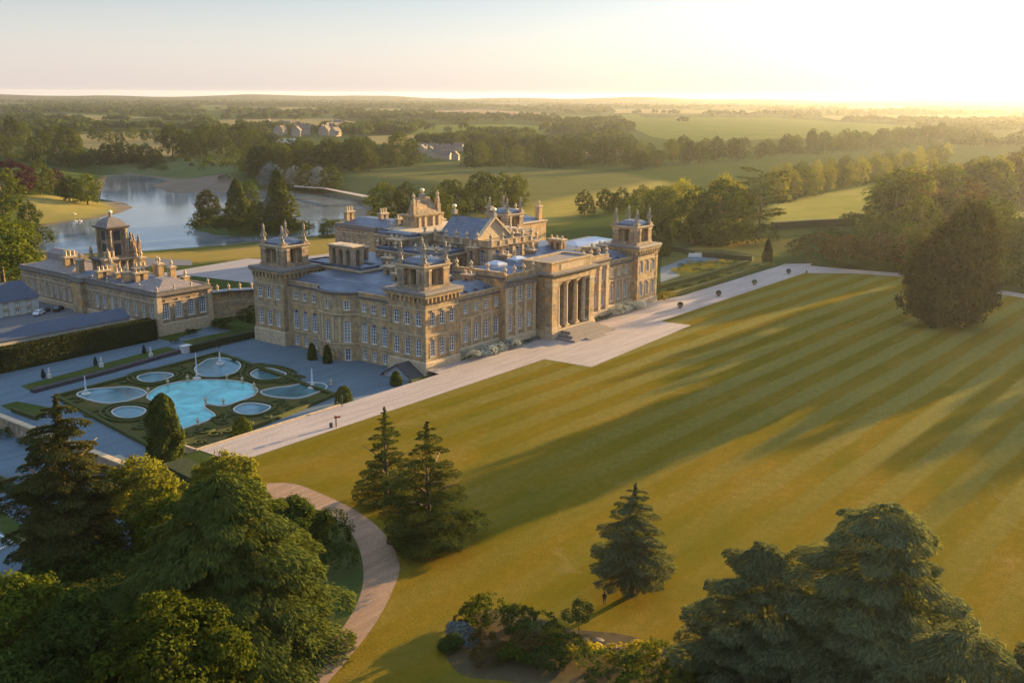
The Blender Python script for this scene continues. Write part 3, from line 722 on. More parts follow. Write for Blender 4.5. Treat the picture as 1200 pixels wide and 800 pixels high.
cm = MB(); cm.box(-.95, .95, -.95, .95, 0, .5); cm.lathe((0,0,.5), [(.9,0),(.95,.2),(.75,.35),(.74,.5),(.72,4),(.62,10.6),(.64,10.9),(.85,11.3),(.92,11.6)], 16); cm.box(-.98, .98, -.98, .98, 12.1, 12.7)
cmo = cm.build('column', TRIM); cme = cmo.data; bpy.data.objects.remove(cmo)
for u in (48.7, 52.6, 57.4, 61.3): part_at('column', cme, po, (u, -3.05, 2.5))
b = MB()
b.box(45.9, 65.9, -11.0, -4.65, -.1, .55); b.box(47.3, 64.5, -9.2, -4.65, .555, 1.3); b.box(48.6, 63.2, -7.6, -4.65, 1.305, 2.05)
for k in range(4): b.box(51+k*.0, 59, -11.0-.45*(4-k)+.2, -11.0-.45*(3-k)+.2, -.1, .12+.12*k)
b.build('steps', plain('dark_step_stone', (0.20, 0.17, 0.15), 0.8, 0.3, 0.8), P)
# body below the upper storeys so no gap shows between the ranges
b = MB(); b.box(14.0, 96.0, 14.0, 62.0, Z0, 14.6, 0); b.box(22, 88, 18, 62.0, 14.6, 16.2, 1)
b.build('inner_block', [STONE_D, LEAD], P)
b = MB(); facade(b, (107.0, 13), E_, 38, Z0, 15, []); facade(b, (97, 62), N_, 84, Z0, 15, []); b.ring(13.5, 107, 14, 62.0, corn(14.15, .8), 1, False)
b.build('rear_range', [STONE, TRIM, STONE_D], P)
# great hall: clerestory with gable roof
b = MB(); W = []
hx0, hx1, hy0, hy1 = 46.0, 65.0, 17.5, 38.5
ops = [(hy1-y, 1.9, 17.9, 3.9, True, 'clerestory_window') for y in (20.6, 24.4, 28.2, 32.0, 35.8)]
W += facade(b, (hx0, hy1), W_, hy1-hy0, 15, 22.1, ops); facade(b, (hx1, hy0), E_, hy1-hy0, 15, 22.1, [])
W += facade(b, (hx0, hy0), S_, hx1-hx0, 15, 22.1, [(u-hx0, 2.0, 17.9, 3.9, True, 'clerestory_window') for u in (49.0, 53.6, 58.2, 62.2)])
for y in (17.9, 22.5, 26.3, 30.1, 33.9, 38.1): b.box(hx0-.28, hx0-.003, y-.45, y+.45, 15.4, 22.0, 1)
for x in (46.4, 51.3, 55.9, 60.4, 64.6): b.box(x-.45, x+.45, hy0-.28, hy0-.003, 15.4, 22.0, 1)
for cx, cy in ((hx0, hy0), (hx1, hy0)): b.box(cx-.42, cx+.42, cy-.42, cy+.42, 15.3, 22.05, 1)
b.ring(hx0, hx1, hy0, hy1, [(0.0, 22.1), (.45, 22.3), (.6, 22.7), (.1, 22.75), (.1, 24.0), (.25, 24.05), (.25, 24.3), (-.5, 24.3), (-.5, 23.2), (-2, 23.3)], 2)
for y in np.linspace(hy0+.4, hy1-.4, 7): b.box(hx0-.24, hx0-.11, y-.4, y+.4, 22.76, 24.04, 1)
for x in np.linspace(hx0+.4, hx1-.4, 6): b.box(x-.4, x+.4, hy0-.24, hy0-.11, 22.76, 24.04, 1)
gh = b.build('great_hall', [STONE, TRIM, STONE_D], P); put_wins(W, gh)
b = MB(); g0, g1, gy0, gy1, zr, ze = 48.6, 62.4, 24.5, 39.5, 29.0, 23.6
xm = (g0+g1)/2
b.face([(g0,gy1,ze),(g0,gy0,ze),(xm,gy0,zr),(xm,gy1,zr)], 0); b.face([(g1,gy0,ze),(g1,gy1,ze),(xm,gy1,zr),(xm,gy0,zr)], 0)
gr = b.build('gable_roof', LEAD, gh)
b = MB(); b.face([(g0-.4,gy0-.6,ze),(g1+.4,gy0-.6,ze),(xm,gy0-.6,zr+.3)], 0)
for a_, c_ in (((g0-.9, ze-.2), (xm, zr+.35)), ((xm, zr+.35), (g1+.9, ze-.2))):
    for yy0, yy1 in ((gy0-1.1, gy0+.2),):
        b.face([(a_[0],yy0,a_[1]),(c_[0],yy0,c_[1]),(c_[0],yy0,c_[1]+.7),(a_[0],yy0,a_[1]+.7)], 0)
        b.face([(a_[0],yy0,a_[1]+.7),(c_[0],yy0,c_[1]+.7),(c_[0],yy1,c_[1]+.7),(a_[0],yy1,a_[1]+.7)], 0)
b.box(g0-.9, g1+.9, gy0-1.2, gy0+.1, ze-.7, ze-.2, 0)
b.build('pediment', TRIM, gh)
bm_ = MB(); bm_.box(-.7, .7, -.7, .7, 0, 1.2); bm_.lathe((0,0,1.2), [(.5,0),(.3,.3),(.25,.5)], 8)
bo = bm_.build('ball_pedestal', FINIAL); bme = bo.data; bpy.data.objects.remove(bo)
def ball_mesh(r):
    b = MB(); b.lathe((0,0,0), [(max(.02, r*math.sin(t)), r-r*math.cos(t)) for t in np.linspace(0.05, math.pi-.05, 9)], 12)
    o = b.build('ball', GILT, smooth=True); me = o.data; bpy.data.objects.remove(o); return me
BALL = ball_mesh(.65)
for yy in (gy0-.4, gy1-.6):
    part_at('ball_pedestal', bme, gh, (xm, yy, zr+.5)); part_at('gilded_ball', BALL, gh, (xm, yy, zr+2.1))
# entrance front attic: giant columns, broken pediment and pyramid with a ball
b = MB()
b.box(43.0, 68.0, 39.2, 54.0, 15, 24.2, 0); b.ring(43.0, 68.0, 39.2, 54.0, corn(24.2, 1.0), 1)
for y in (40.2, 42.6, 50.4, 52.8): b.lathe((42.5, y, 15.2), [(.8,0),(.7,.3),(.68,5),(.6,8.2),(.85,8.7)], 12, 1)
b.box(42.2, 42.99, 44.8, 48.2, 16, 22.6, 2)
b.ring(49.5, 61.5, 49.0, 54.0, [(0, 25.0), (0, 28.0), (.5, 28.2), (.6, 28.7), (0, 28.8)], 0)
for x in (51.2, 53.7, 57.3, 59.8): b.box(x-.5, x+.5, 48.5, 48.99, 25, 27.9, 1)
for x in (52.5, 58.5): b.face([(x-.6, 48.95, 25.4), (x+.6, 48.95, 25.4), (x+.6, 48.95, 27), (x, 48.95, 27.6), (x-.6, 48.95, 27)], 2)
b.ring(51.2, 59.8, 49.6, 53.6, [(.2, 28.8), (0, 29.4), (-1.1, 32.4), (-1.4, 33.0), (-1.4, 33.4)], 2)
for x in (50.2, 60.8): b.box(x-.7, x+.7, 49.5, 51, 28.8, 31.3, 0); b.box(x-.5, x+.5, 49.7, 50.8, 31.3, 33, 0)
ea = b.build('entrance_attic', [STONE, TRIM, STONE_D], P)
part_at('ball_pedestal', bme, ea, (55.5, 51.6, 33.3)); part_at('gilded_ball', BALL, ea, (55.5, 51.6, 34.9))
for x, y in ((43.8, 40), (67.2, 40), (43.8, 53.2), (50.2, 50.2), (60.8, 50.2)): part_at('urn', URN, ea, (x, y, 33 if 49 < x < 62 else 25.0))
# arcaded chimney stacks
def chimney(x, y, w_, l_, z0, z1, arcs=2, pots=True, par=None):
    b = MB(); zz = z0+(z1-z0)*.35; zt = z1-.8; aw = (l_-.8)/arcs
    ops = [(.4+aw*(i+.5), aw*.62, zz, zt-zz-.5, True, None) for i in range(arcs)]
    facade(b, (x-w_/2, y+l_/2), W_, l_, z0, zt, ops, reveal=.6, surround=False); facade(b, (x+w_/2, y-l_/2), E_, l_, z0, zt, ops, reveal=.6, surround=False)
    ow = [(w_/2, w_*.4, zz, zt-zz-.5, True, None)]
    facade(b, (x-w_/2, y-l_/2), S_, w_, z0, zt, ow, reveal=.5, surround=False); facade(b, (x+w_/2, y+l_/2), N_, w_, z0, zt, ow, reveal=.5, surround=False)
    b.ring(x-w_/2, x+w_/2, y-l_/2, y+l_/2, [(.002, zz-.5), (.15, zz-.45), (.2, zz-.15), (.002, zz-.1)], 1, False)
    b.ring(x-w_/2, x+w_/2, y-l_/2, y+l_/2, [(.05, zt), (.35, zt+.15), (.4, zt+.5), (.0, zt+.55)], 1)
    if pots:
        for i in range(arcs+1): b.lathe((x, y-l_/2+.5+(l_-1)*i/arcs, zt+.5), [(.35,0),(.3,.9),(.36,1.0)], 8, 1)
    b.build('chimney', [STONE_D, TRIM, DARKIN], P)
chimney(17.0, 44.0, 4.2, 9.0, 15, 24.5, 3, False); chimney(27.5, 23, 2.4, 5.0, 15.5, 21.5); chimney(27, 50, 2.4, 6.0, 15.5, 22.5)
chimney(36, 30, 2.2, 5.0, 16, 22.5); chimney(74, 30, 2.2, 6.0, 16, 23); chimney(84, 22, 2.4, 5.0, 15.5, 21); chimney(84, 40, 3, 7, 15.5, 23)
chimney(36.5, 44, 2.6, 5.0, 16, 24)
b = MB(); b.ring(20, 42, 30, 60, [(0, 14.6), (0, 16.6), (.3, 16.7), (.3, 17.0), (-.5, 17.0), (-4, 18.6), (-4.4, 18.7)], 0)
b.build('lead_roof', LEAD, P)
b = MB(); b.ring(70, 94, 20, 60, [(0, 14.6), (0, 16.6), (.3, 16.7), (.3, 17.0), (-.5, 17.0), (-4, 18.6), (-4.4, 18.7)], 0)
b.build('lead_roof', LEAD, P)

# stepped attic masses west and east of the great hall, urns along the parapets
def attic(x0, x1, y0, y1, z0, h, n_s, n_w):
    b = MB(); L1, L2 = x1-x0, y1-y0
    facade(b, (x0, y0), S_, L1, z0, z0+h, [(L1*(i+.5)/n_s, min(1.5, L1/n_s*.5), z0+h*.3, h*.5, True, None) for i in range(n_s)], surround=False)
    facade(b, (x0, y1), W_, L2, z0, z0+h, [(L2*(i+.5)/n_w, min(1.5, L2/n_w*.5), z0+h*.3, h*.5, True, None) for i in range(n_w)], surround=False)
    facade(b, (x1, y0), E_, L2, z0, z0+h, []); facade(b, (x1, y1), N_, L1, z0, z0+h, [])
    b.ring(x0, x1, y0, y1, corn(z0+h, .7), 1); b.ring(x0+.3, x1-.3, y0+.3, y1-.3, [(0, z0+h+.55), (0, z0+h+1.4), (.15, z0+h+1.45), (-.5, z0+h+1.6), (-.5, z0+h+.8), (-2.5, z0+h+1.6)], 3)
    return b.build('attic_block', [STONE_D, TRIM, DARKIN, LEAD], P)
a1 = attic(33, 45.4, 26, 49, 15.5, 4.6, 3, 6); a2 = attic(65.6, 77, 24, 50, 15.5, 4.6, 3, 6); a3 = attic(14.5, 22, 36, 58, 14.5, 3.0, 2, 6); a4 = attic(38, 45.5, 40.5, 54, 20.0, 3.4, 2, 4)
for x, y in ((33.4,26.4),(33.4,34),(33.4,41.5),(33.4,48.5),(39,26.4)): part_at('urn', URN, a1, (x, y, 21.6))
for x, y in ((66,24.4),(71,24.4),(76.5,24.4),(76.5,34)): part_at('urn', URN, a2, (x, y, 21.6))
for x in (31, 34.9, 38.9, 43, 67, 71, 75, 79): part_at('urn', URN, cb, (x, .9, 18.8))
for y in (6.5, 12, 17): part_at('urn', URN, cb, (30.9, y, 19.5))
for x in (46.2, 51.3, 55.9, 60.4, 64.8): part_at('urn', URN, gh, (x, 17.7, 24.3))
for y in (22.5, 26.3, 30.1, 33.9, 38.1): part_at('urn', URN, gh, (46.2, y, 24.3))
for x, y, h_ in ((14, 22, 19.6), (20, 12, 19.5), (26, 9, 19.2), (19, 30, 20), (85, 9, 19.5), (91, 10, 19.5), (24.5, 36, 21), (43.5, 22, 23), (67.5, 22, 23.5), (49, 15, 21), (61, 15, 21)): chimney(x, y, 1.5, 2.8, 14.8, h_, 1)

# ------------------------------------------------------------------ service court on the west, chapel court on the east
def court_block(t, x0, x1, y0, y1, face, h=9.0):
    b = MB(); W = []
    S = [(u, 2.2, 2.6, 5.0, True, 'arched_window') for u in np.linspace(2.6, (x1-x0)-2.8, 4)]
    W += facade(b, (x0, y0), S_, x1-x0, Z0, h, S)
    L = y1-y0
    ops = [(u, 1.5, 3.0, 4.2, True, 'arched_window') for u in np.arange(2.6, 34, 4.4)] + [(u, 1.4, 3.0, 3.2, False, 'sash_window') for u in np.arange(L-70 if L > 75 else 38, 0, -1) if False]
    ops = [(L-u, 1.5, 2.6, 4.2, True, 'arched_window') for u in np.arange(3.0, 33, 3.9)] + [(L-u, 1.2, 2.4, 3.4, False, 'sash_window') for u in np.arange(41.5, L-2, 3.6)]
    W += facade(b, (x0, y1), W_, L, Z0, h, ops)
    facade(b, (x1, y0), E_, L, Z0, h, []); facade(b, (x1, y1), N_, x1-x0, Z0, h, [])
    b.ring(x0, x1, y0, y1, [(.002, Z0), (.25, Z0), (.25, 1.3), (.002, 1.5)], 1, False)
    b.ring(x0, x1, y0, y1, [(.002, h-1.9), (.1, h-1.88), (.14, h-1.6), (.002, h-1.55)], 1, False)
    b.ring(x0, x1, y0, y1, [(0, h), (.5, h+.15), (.62, h+.5), (.1, h+.55), (.1, h+1.3), (.2, h+1.32), (.2, h+1.5), (-.5, h+1.5), (-.5, h+.6), (-3, h+.7)], 3)
    for cx in (x0, x1): b.box(cx-.35 if cx == x0 else cx-1.2, cx+1.2 if cx == x0 else cx+.35, y0-.35, y0+1.2, Z0, h-.01, 1)
    yy = y0+36.0
    b.box(x0-1.6, x0+3.5, yy, yy+5.0, Z0, h+.02, 2); b.ring(x0-1.6, x0+3.5, yy, yy+5, [(0, h), (.5, h+.2), (.6, h+.6), (.1, h+.65), (.1, h+1.6), (-.6, h+1.6)], 3)
    o = b.build('wall', [STONE_D, TRIM, STONE, TRIM_D], t); put_wins(W, o); return o
K = thing('service_court', 'long low stone service court with gateway clock tower beside the lake', 'building', (-5, 120, 0))
court_block(K, -13.8, 3.6, 86.3, 160, 1)
b = MB(); b.ring(-12.9, 2.8, 87.4, 104, [(0, 10.0), (-.2, 10.2), (-5.8, 12.2), (-6.0, 12.3)], 0); b.build('tile_roof', TILE, K)
b = MB(); b.ring(-12.9, 2.8, 105, 131, [(0, 9.8), (-.2, 10.0), (-3.2, 11.3), (-3.4, 11.4)], 0); b.build('lead_roof', LEAD, K)
b = MB(); b.ring(-12.9, 2.8, 132, 159, [(0, 10.0), (-.2, 10.2), (-5.4, 11.9), (-5.6, 12.0)], 0); b.build('tile_roof', TILE, K)
b = MB(); b.ring(-7, -3, 140, 156, [(0, 10), (0, 14), (-1.5, 15.2), (-1.6, 15.3)], 0); b.build('tile_roof', TILE, K)
def stack(x, y, z0, h, par, arch=True):
    b = MB()
    if arch:
        for s in (-1.3, 1.3): b.box(x+s-.75, x+s+.75, y-.9, y+.9, z0, z0+h*.62, 0)
        b.box(x-1.0, x+1.0, y-.6, y+.6, z0, z0+h*.5, 2)
        b.ring(x-2.05, x+2.05, y-.9, y+.9, [(.0, z0+h*.62), (.3, z0+h*.66), (.35, z0+h*.74), (-.1, z0+h*.76)], 1)
        for s in (-1.3, 0, 1.3): b.lathe((x+s, y, z0+h*.76), [(.42,0),(.36,h*.18),(.46,h*.24)], 8, 1)
    else:
        b.box(x-.9, x+.9, y-.9, y+.9, z0, z0+h*.8, 0); b.ring(x-.9, x+.9, y-.9, y+.9, [(0, z0+h*.8), (.25, z0+h*.84), (.3, z0+h*.92), (-.2, z0+h*.94)], 1)
        b.lathe((x, y, z0+h*.94), [(.4,0),(.2,.4),(.55,.9),(.3,1.5),(.05,2.0)], 8, 1)
    b.build('chimney', [STONE, TRIM, STONE_D], par)
for x, y in ((-13.4, 86.7), (-8, 86.7), (-2.5, 86.7), (3.2, 86.7), (-13.4, 95), (-13.4, 103), (-13.4, 111), (-13.4, 119)): part_at('urn', URN, K, (x, y, 10.5), 0, (.7, .7, .7))
for x, y, h, a in ((-2, 112, 5, 1), (-10, 131, 5.5, 0), (2.4, 118, 6, 0), (2.4, 110, 5, 0), (-7, 119, 4.5, 0), (-8, 140, 6.5, 1), (-5, 123, 7.5, 1), (-9, 111, 4.5, 1), (-9.5, 107.5, 4, 0), (-6, 106, 4.5, 1), (0.5, 106, 5.5, 0), (1.2, 101, 5.0, 0), (1.5, 95, 2.5, 0), (-11, 117, 4.5, 1)): stack(x, y, 9.6, h, K, a)
# gateway clock tower
cxk, cyk = -1.2, 127.0
b = MB(); b.box(cxk-4.0, cxk+4.0, cyk-4.0, cyk+4.0, 8, 15.0, 2)
for s_ in (-1, 1):
    for q in (-3.6, -1.3, 1.3, 3.6):
        for cx, cy in ((cxk+q, cyk+s_*4.4), (cxk+s_*4.4, cyk+q)):
            b.lathe((cx, cy, 9.2), [(.75,0),(.6,.4),(.56,4.2),(.8,4.7)], 10, 0)
b.ring(cxk-4.9, cxk+4.9, cyk-4.9, cyk+4.9, corn(14.0, .8), 1)
for s_ in (-1, 1):
    for q in (-1, 1): b.lathe((cxk+s_*4.6, cyk+q*4.6, 14.7), [(.7,0),(.7,.8),(.35,1.0),(.65,1.8),(.45,2.4),(.1,3.4)], 8, 0)
b.box(cxk-2.7, cxk+2.7, cyk-2.7, cyk+2.7, 14.5, 24.0, 2)
for s_ in (-1, 1): b.box(cxk+s_*2.72-.06, cxk+s_*2.72+.06, cyk-1.1, cyk+1.1, 15.5, 19.0, 3); b.box(cxk-1.1, cxk+1.1, cyk+s_*2.72-.06, cyk+s_*2.72+.06, 15.5, 19.0, 3); b.box(cxk+s_*2.72-.06, cxk+s_*2.72+.06, cyk-1.1, cyk+1.1, 20.0, 22.8, 3); b.box(cxk-1.1, cxk+1.1, cyk+s_*2.72-.06, cyk+s_*2.72+.06, 20.0, 22.8, 3)
for s_ in (-1, 1):
    for q in (-1, 1):
        b.box(cxk+s_*2.5-.55, cxk+s_*2.5+.55, cyk+q*2.5-.55, cyk+q*2.5+.55, 14.6, 23.6, 2)
        for dx, dy in ((.75, 0), (0, .75)): b.lathe((cxk+s_*(2.5+dx), cyk+q*(2.5+dy), 15.2), [(.5,0),(.42,.4),(.38,7.4),(.55,8.0)], 8, 0)
    b.box(cxk+s_*2.5-.1, cxk+s_*2.5+.1, cyk-.35, cyk+.35, 15, 23, 2); b.box(cxk-.35, cxk+.35, cyk+s_*2.5-.1, cyk+s_*2.5+.1, 15, 23, 2)
    b.box(cxk-1.9, cxk+1.9, cyk+s_*2.5-.12, cyk+s_*2.5+.12, 19.2, 19.8, 2); b.box(cxk+s_*2.5-.12, cxk+s_*2.5+.12, cyk-1.9, cyk+1.9, 19.2, 19.8, 2)
b.ring(cxk-3.0, cxk+3.0, cyk-3.0, cyk+3.0, [(.3, 23.4), (.9, 23.8), (1.0, 24.3), (.2, 24.4), (-.3, 25.4), (-1.2, 26.3), (-2.4, 26.9)], 1)
b.lathe((cxk, cyk, 26.8), [(.7,0),(.4,.4),(.3,.9)], 8, 1)
for dx, dy in ((4.3, -3.0), (5.6, -2.4), (6.2, -4.2)): b.box(cxk+dx-.5, cxk+dx+.5, cyk+dy-.5, cyk+dy+.5, 9, 22.6-dx*.6, 0); b.lathe((cxk+dx, cyk+dy, 22.6-dx*.6), [(.62,0),(.62,.5),(.3,.7),(.45,1.4),(.05,2.4)], 8, 1)
ct = b.build('clock_tower', [STONE_D, TRIM_D, STONE_D, plain('dark_louvre', (0.04, 0.04, 0.045), 0.7)], K)
part_at('gilded_ball', BALL, ct, (cxk, cyk, 27.6))

C2 = thing('chapel_court', 'stone chapel court range beyond the palace, partly hidden by its roofs', 'building', (118, 115, 0))
court_block(C2, 107.0, 126, 86.3, 146, 1, 12.0)
b = MB(); b.ring(107.8, 125, 87.2, 145, [(0, 12.8), (-.2, 13.0), (-6, 15.6), (-6.2, 15.7)], 0); b.build('lead_roof', LEAD, C2)
for x, y, h, a in ((112, 143, 7, 1), (116, 128, 7, 1), (112, 115, 6, 1), (118, 100, 6.5, 1), (110, 92, 5.5, 0)): stack(x, y, 12.8, h, C2, a)
# low block beyond the east range (orangery side) with pale roof
C3 = thing('orangery_wing', 'low stone wing with pale glazed roof behind the far tower', 'building', (142, 60, 0))
b = MB(); W = []
W += facade(b, (124, 40), S_, 36, Z0, 9.5, [(u, 1.5, 2.5, 4.2, True, 'arched_window') for u in np.arange(3, 35, 4.3)])
W += facade(b, (124, 60), W_, 20, Z0, 9.5, [(u, 1.5, 2.5, 4.2, True, 'arched_window') for u in (4, 8, 12, 16)])
facade(b, (160, 40), E_, 20, Z0, 9.5, []); facade(b, (160, 60), N_, 36, Z0, 9.5, [])
b.ring(124, 160, 40, 60, corn(9.5, .8), 1)
o = b.build('wall', [STONE, TRIM, STONE_D], C3); put_wins(W, o)
b = MB(); b.ring(130, 154, 45, 55, [(0, 10.2), (0, 10.9), (-4, 12.0), (-4.2, 12.05)], 0); b.build('glazed_roof', plain('pale_glazed_roof', (0.36, 0.39, 0.43), 0.3, 0.2), C3)
# east court gatehouse block seen over the roofs
C4 = thing('stable_court', 'tall stone block with arched attic and corner chimneys beyond the great hall', 'building', (125, 68, 0))
b = MB(); b.box(116, 134, 62, 78, Z0, 18.0, 0); b.ring(116, 134, 62, 78, corn(18.0, .9), 1)
o = b.build('wall', [STONE, TRIM, STONE_D], C4)
b = MB(); b.ring(117, 133, 63, 77, [(0, 18.7), (-.2, 18.9), (-5, 21)], 0); b.build('lead_roof', LEAD, C4)
for x, y in ((118, 64), (132, 64), (118, 76)): stack(x, y, 18.5, 6, C4, 0)

# screen wall with urns linking the service court to the tower
SWL = thing('screen_wall', 'curving stone screen wall crowned by small urns between tower and service court', 'wall', (15, 80, 0))
b = MB(); pts = [(3.9, 87.0), (9.5, 85.2), (15, 81.8), (20, 77.2), (24, 71.5), (26.5, 64.8)]
for p, q in zip(pts, pts[1:]):
    L = math.hypot(q[0]-p[0], q[1]-p[1]); ang = math.atan2(q[1]-p[1], q[0]-p[0])
    facade(b, p, ang, L, Z0, 7.4, []); facade(b, (q[0]+.8*math.sin(-ang), q[1]+.8*math.cos(ang)), ang+math.pi, L, Z0, 7.4, [])
    b.run(p, ang, L, corn(7.4, .55), 1); b.run(p, ang, L, [(.002, 4.6), (.1, 4.62), (.12, 4.9), (.002, 4.95)], 1)
    b.obox(((p[0]+q[0])/2-.4*math.sin(ang), (p[1]+q[1])/2+.4*math.cos(ang)), ang, L, 3.4, 7.75, 7.95, 3)
sw = b.build('wall_face', [STONE, TRIM, STONE_D, LEAD], SWL)
su = urn_mesh(.8)
pp = spline(pts, 4, False)
for x, y in pp[::2]: part_at('urn', su, SWL, (x+.5, y+1.2, 7.9))
b = MB(); b.box(18.0, 19.8, 76.4, 78.2, Z0, 8.6, 0); b.ring(18.0, 19.8, 76.4, 78.2, corn(8.6, .5), 0)
b.build('pier', plain('pale_pier_stone', (0.52, 0.46, 0.37), 0.8, 0.2), SWL)

# ------------------------------------------------------------------ foliage builders
def unit(v): return v/np.maximum(np.linalg.norm(v, axis=1, keepdims=True), 1e-9)
def leaf_quads(C, Nn, size, asp=0.55, T=None, rng=None):
    C = np.asarray(C, float); n = len(C); Nn = unit(Nn)
    if T is None: T = rng.normal(size=(n, 3))
    T = unit(T - Nn*np.sum(T*Nn, 1, keepdims=True)); B = np.cross(Nn, T)
    s = np.broadcast_to(np.asarray(size, float), (n,))[:, None]
    a = C + T*s; c = C - T*s; b_ = C + B*s*asp + Nn*s*0.18 + T*s*0.15; d_ = C - B*s*asp + Nn*s*0.18 + T*s*0.15
    V = np.stack([a, b_, c, d_], 1).reshape(-1, 3)
    return V
def leaf_mesh(name, V, mat):
    me = bpy.data.meshes.new(name); Q = np.arange(len(V), dtype=np.int32).reshape(-1, 4)
    np_mesh(me, V, Q); me.materials.append(mat); return me
def lobe_crown(rng, lobes, ncl, nlf, cl, ls, flat=0.75, zmin=-0.75, asp=0.6, inner=0.1):
    L = np.array(lobes, float); area = (L[:, 3]*L[:, 4]*L[:, 5])**(2/3); pick = rng.choice(len(L), size=ncl*3, p=area/area.sum())
    D = unit(rng.normal(size=(len(pick), 3))); l = L[pick]
    P_ = l[:, :3] + D*l[:, 3:]*rng.uniform(0.86, 1.06, (len(pick), 1)); ok = D[:, 2] > zmin
    for q in L:
        e = np.linalg.norm((P_-q[:3])/q[3:], axis=1); ok &= e > 0.84
    P_, D = P_[ok][:ncl], D[ok][:ncl]; m_ = len(P_)
    size = cl*rng.uniform(0.55, 1.35, m_)
    idx = np.repeat(np.arange(m_), nlf)
    off = unit(rng.normal(size=(len(idx), 3)))*(rng.uniform(0.2, 1, (len(idx), 1))**0.5)*size[idx][:, None]; off[:, 2] *= flat
    off -= D[idx]*size[idx][:, None]*inner
    Nn = D[idx]*0.55 + unit(off)*0.6 + rng.normal(size=(len(idx), 3))*0.45; Nn[:, 2] += 0.25
    return leaf_quads(P_[idx]+off, Nn, ls*rng.uniform(0.6, 1.3, len(idx)), asp, None, rng)
def rand_lobes(rng, n, r, z0, z1, lr, top=0.5):
    out = []
    for i in range(n):
        t = (i+0.5)/n; z = z0 + (z1-z0)*t; a = i*2.4 + rng.uniform(-.5, .5)
        prof = math.sin(math.pi*min(1, 0.18+0.82*(t**0.9)))**0.6 if t < .999 else 0.2
        rr = r*prof*rng.uniform(0.55, 0.85)*(1 if t < 0.85 else 0.4)
        q = lr*rng.uniform(0.75, 1.2)*(1.0 if t < .8 else top+.3)
        out.append((rr*math.cos(a), rr*math.sin(a), z, q, q, q*rng.uniform(.75, 1.0)))
    out.append((0, 0, (z0+z1)/2, r*.62, r*.62, (z1-z0)*.5))
    return out
def trunk_mesh(H, r, limbs=5, seed=0, spread=0.3, z0=0.25, name='trunk'):
    rng = np.random.default_rng(seed); b = MB()
    b.tube([(0,0,-.3),(0,0,H*.1),(r*.3,0,H*.4),(0,r*.3,H*.75)], [r*1.4, r, r*.75, r*.25], 8)
    for i in range(limbs):
        a = i*2.4; z = H*(z0+(.65-z0)*i/max(1, limbs)); L = H*spread*rng.uniform(.7, 1.1)
        b.tube([(0,0,z), (L*.5*math.cos(a), L*.5*math.sin(a), z+L*.35), (L*math.cos(a), L*math.sin(a), z+L*.55)], [r*.5, r*.3, r*.1], 6)
    o = b.build(name, BARK, smooth=True); me = o.data; bpy.data.objects.remove(o); return me
def tiered(rng, H, R, levels, nb, nlf, ls, prof, rise=0.12, droop=0.35, wid=0.34, thick=0.03, asp=0.28, z0=0.06, tip=0.15, jit=0.15, leader=True):
    VV = []
    for i in range(levels):
        t = i/(levels-1); z = H*(z0+(1-z0-.02)*t); k = max(3, int(nb*(1-.55*t)))
        for j in range(k):
            a = 2*math.pi*(j+rng.uniform(-.35, .35))/k + i*1.3; L = R*prof(t)*rng.uniform(1-jit*1.6, 1+jit); zz = z+rng.uniform(-.5, .5)*H/levels
            L = max(L, 0.35); n = max(10, int(nlf*(L/R)**1.25))
            tt = rng.uniform(0.03, 1, n)**0.62; u = rng.uniform(-1, 1, n)
            wv = L*wid*np.sqrt(np.clip(tt*(1.06-tt), 0, 1))*1.7
            d = np.array([math.cos(a), math.sin(a)]); p = np.array([-d[1], d[0]])
            zc = zz + L*(rise*tt*2 - droop*tt*tt) - np.abs(u)*wv*0.22 + rng.normal(size=n)*thick*L
            C = np.stack([d[0]*L*tt + p[0]*u*wv, d[1]*L*tt + p[1]*u*wv, zc], 1)
            sl = rise*2 - 2*droop*tt - tip
            T = np.stack([d[0] + p[0]*u*.9, d[1] + p[1]*u*.9, sl], 1) + rng.normal(size=(n, 3))*.22
            Nn = np.stack([-d[0]*sl, -d[1]*sl, np.ones(n)], 1) + rng.normal(size=(n, 3))*.42
            VV.append(leaf_quads(C, Nn, ls*rng.uniform(.6, 1.3, n), asp, T))
    if not leader:                             # a rounded shaggy top instead of a pointed one
        n = nlf*3; a = rng.uniform(0, 2*math.pi, n); q = np.sqrt(rng.uniform(0, 1, n)); rr = q*R*max(.22, prof(.86)*.8)
        D = np.stack([np.cos(a), np.sin(a), -.25-q*.5], 1); C = np.stack([rr*np.cos(a), rr*np.sin(a), H*(.985-.13*q*q)+.25*np.sin(a*5+q*6)+rng.normal(size=n)*.2], 1)
        VV.append(leaf_quads(C, np.array([0, 0, 1.])+D*.4+rng.normal(size=(n, 3))*.4, ls*rng.uniform(.6, 1.3, n), asp, D+rng.normal(size=(n, 3))*.25))
        return np.concatenate(VV)
    n = int(nlf*1.6); q = rng.uniform(0, 1, n)**.8; a = rng.uniform(0, 2*math.pi, n); zz = H*(.62+.375*q); rr = (R*.30*(1-q)**.8*prof(.8)+.012*H*(1-q)+.05)*rng.uniform(.3, 1, n)
    D = np.stack([np.cos(a), np.sin(a), np.full(n, .2)], 1); C = np.stack([rr*np.cos(a), rr*np.sin(a), zz], 1)
    VV.append(leaf_quads(C, D*.4+np.array([0, 0, 1])+rng.normal(size=(n, 3))*.5, ls*rng.uniform(.6, 1.2, n), asp, D+rng.normal(size=(n, 3))*.3))
    return np.concatenate(VV)
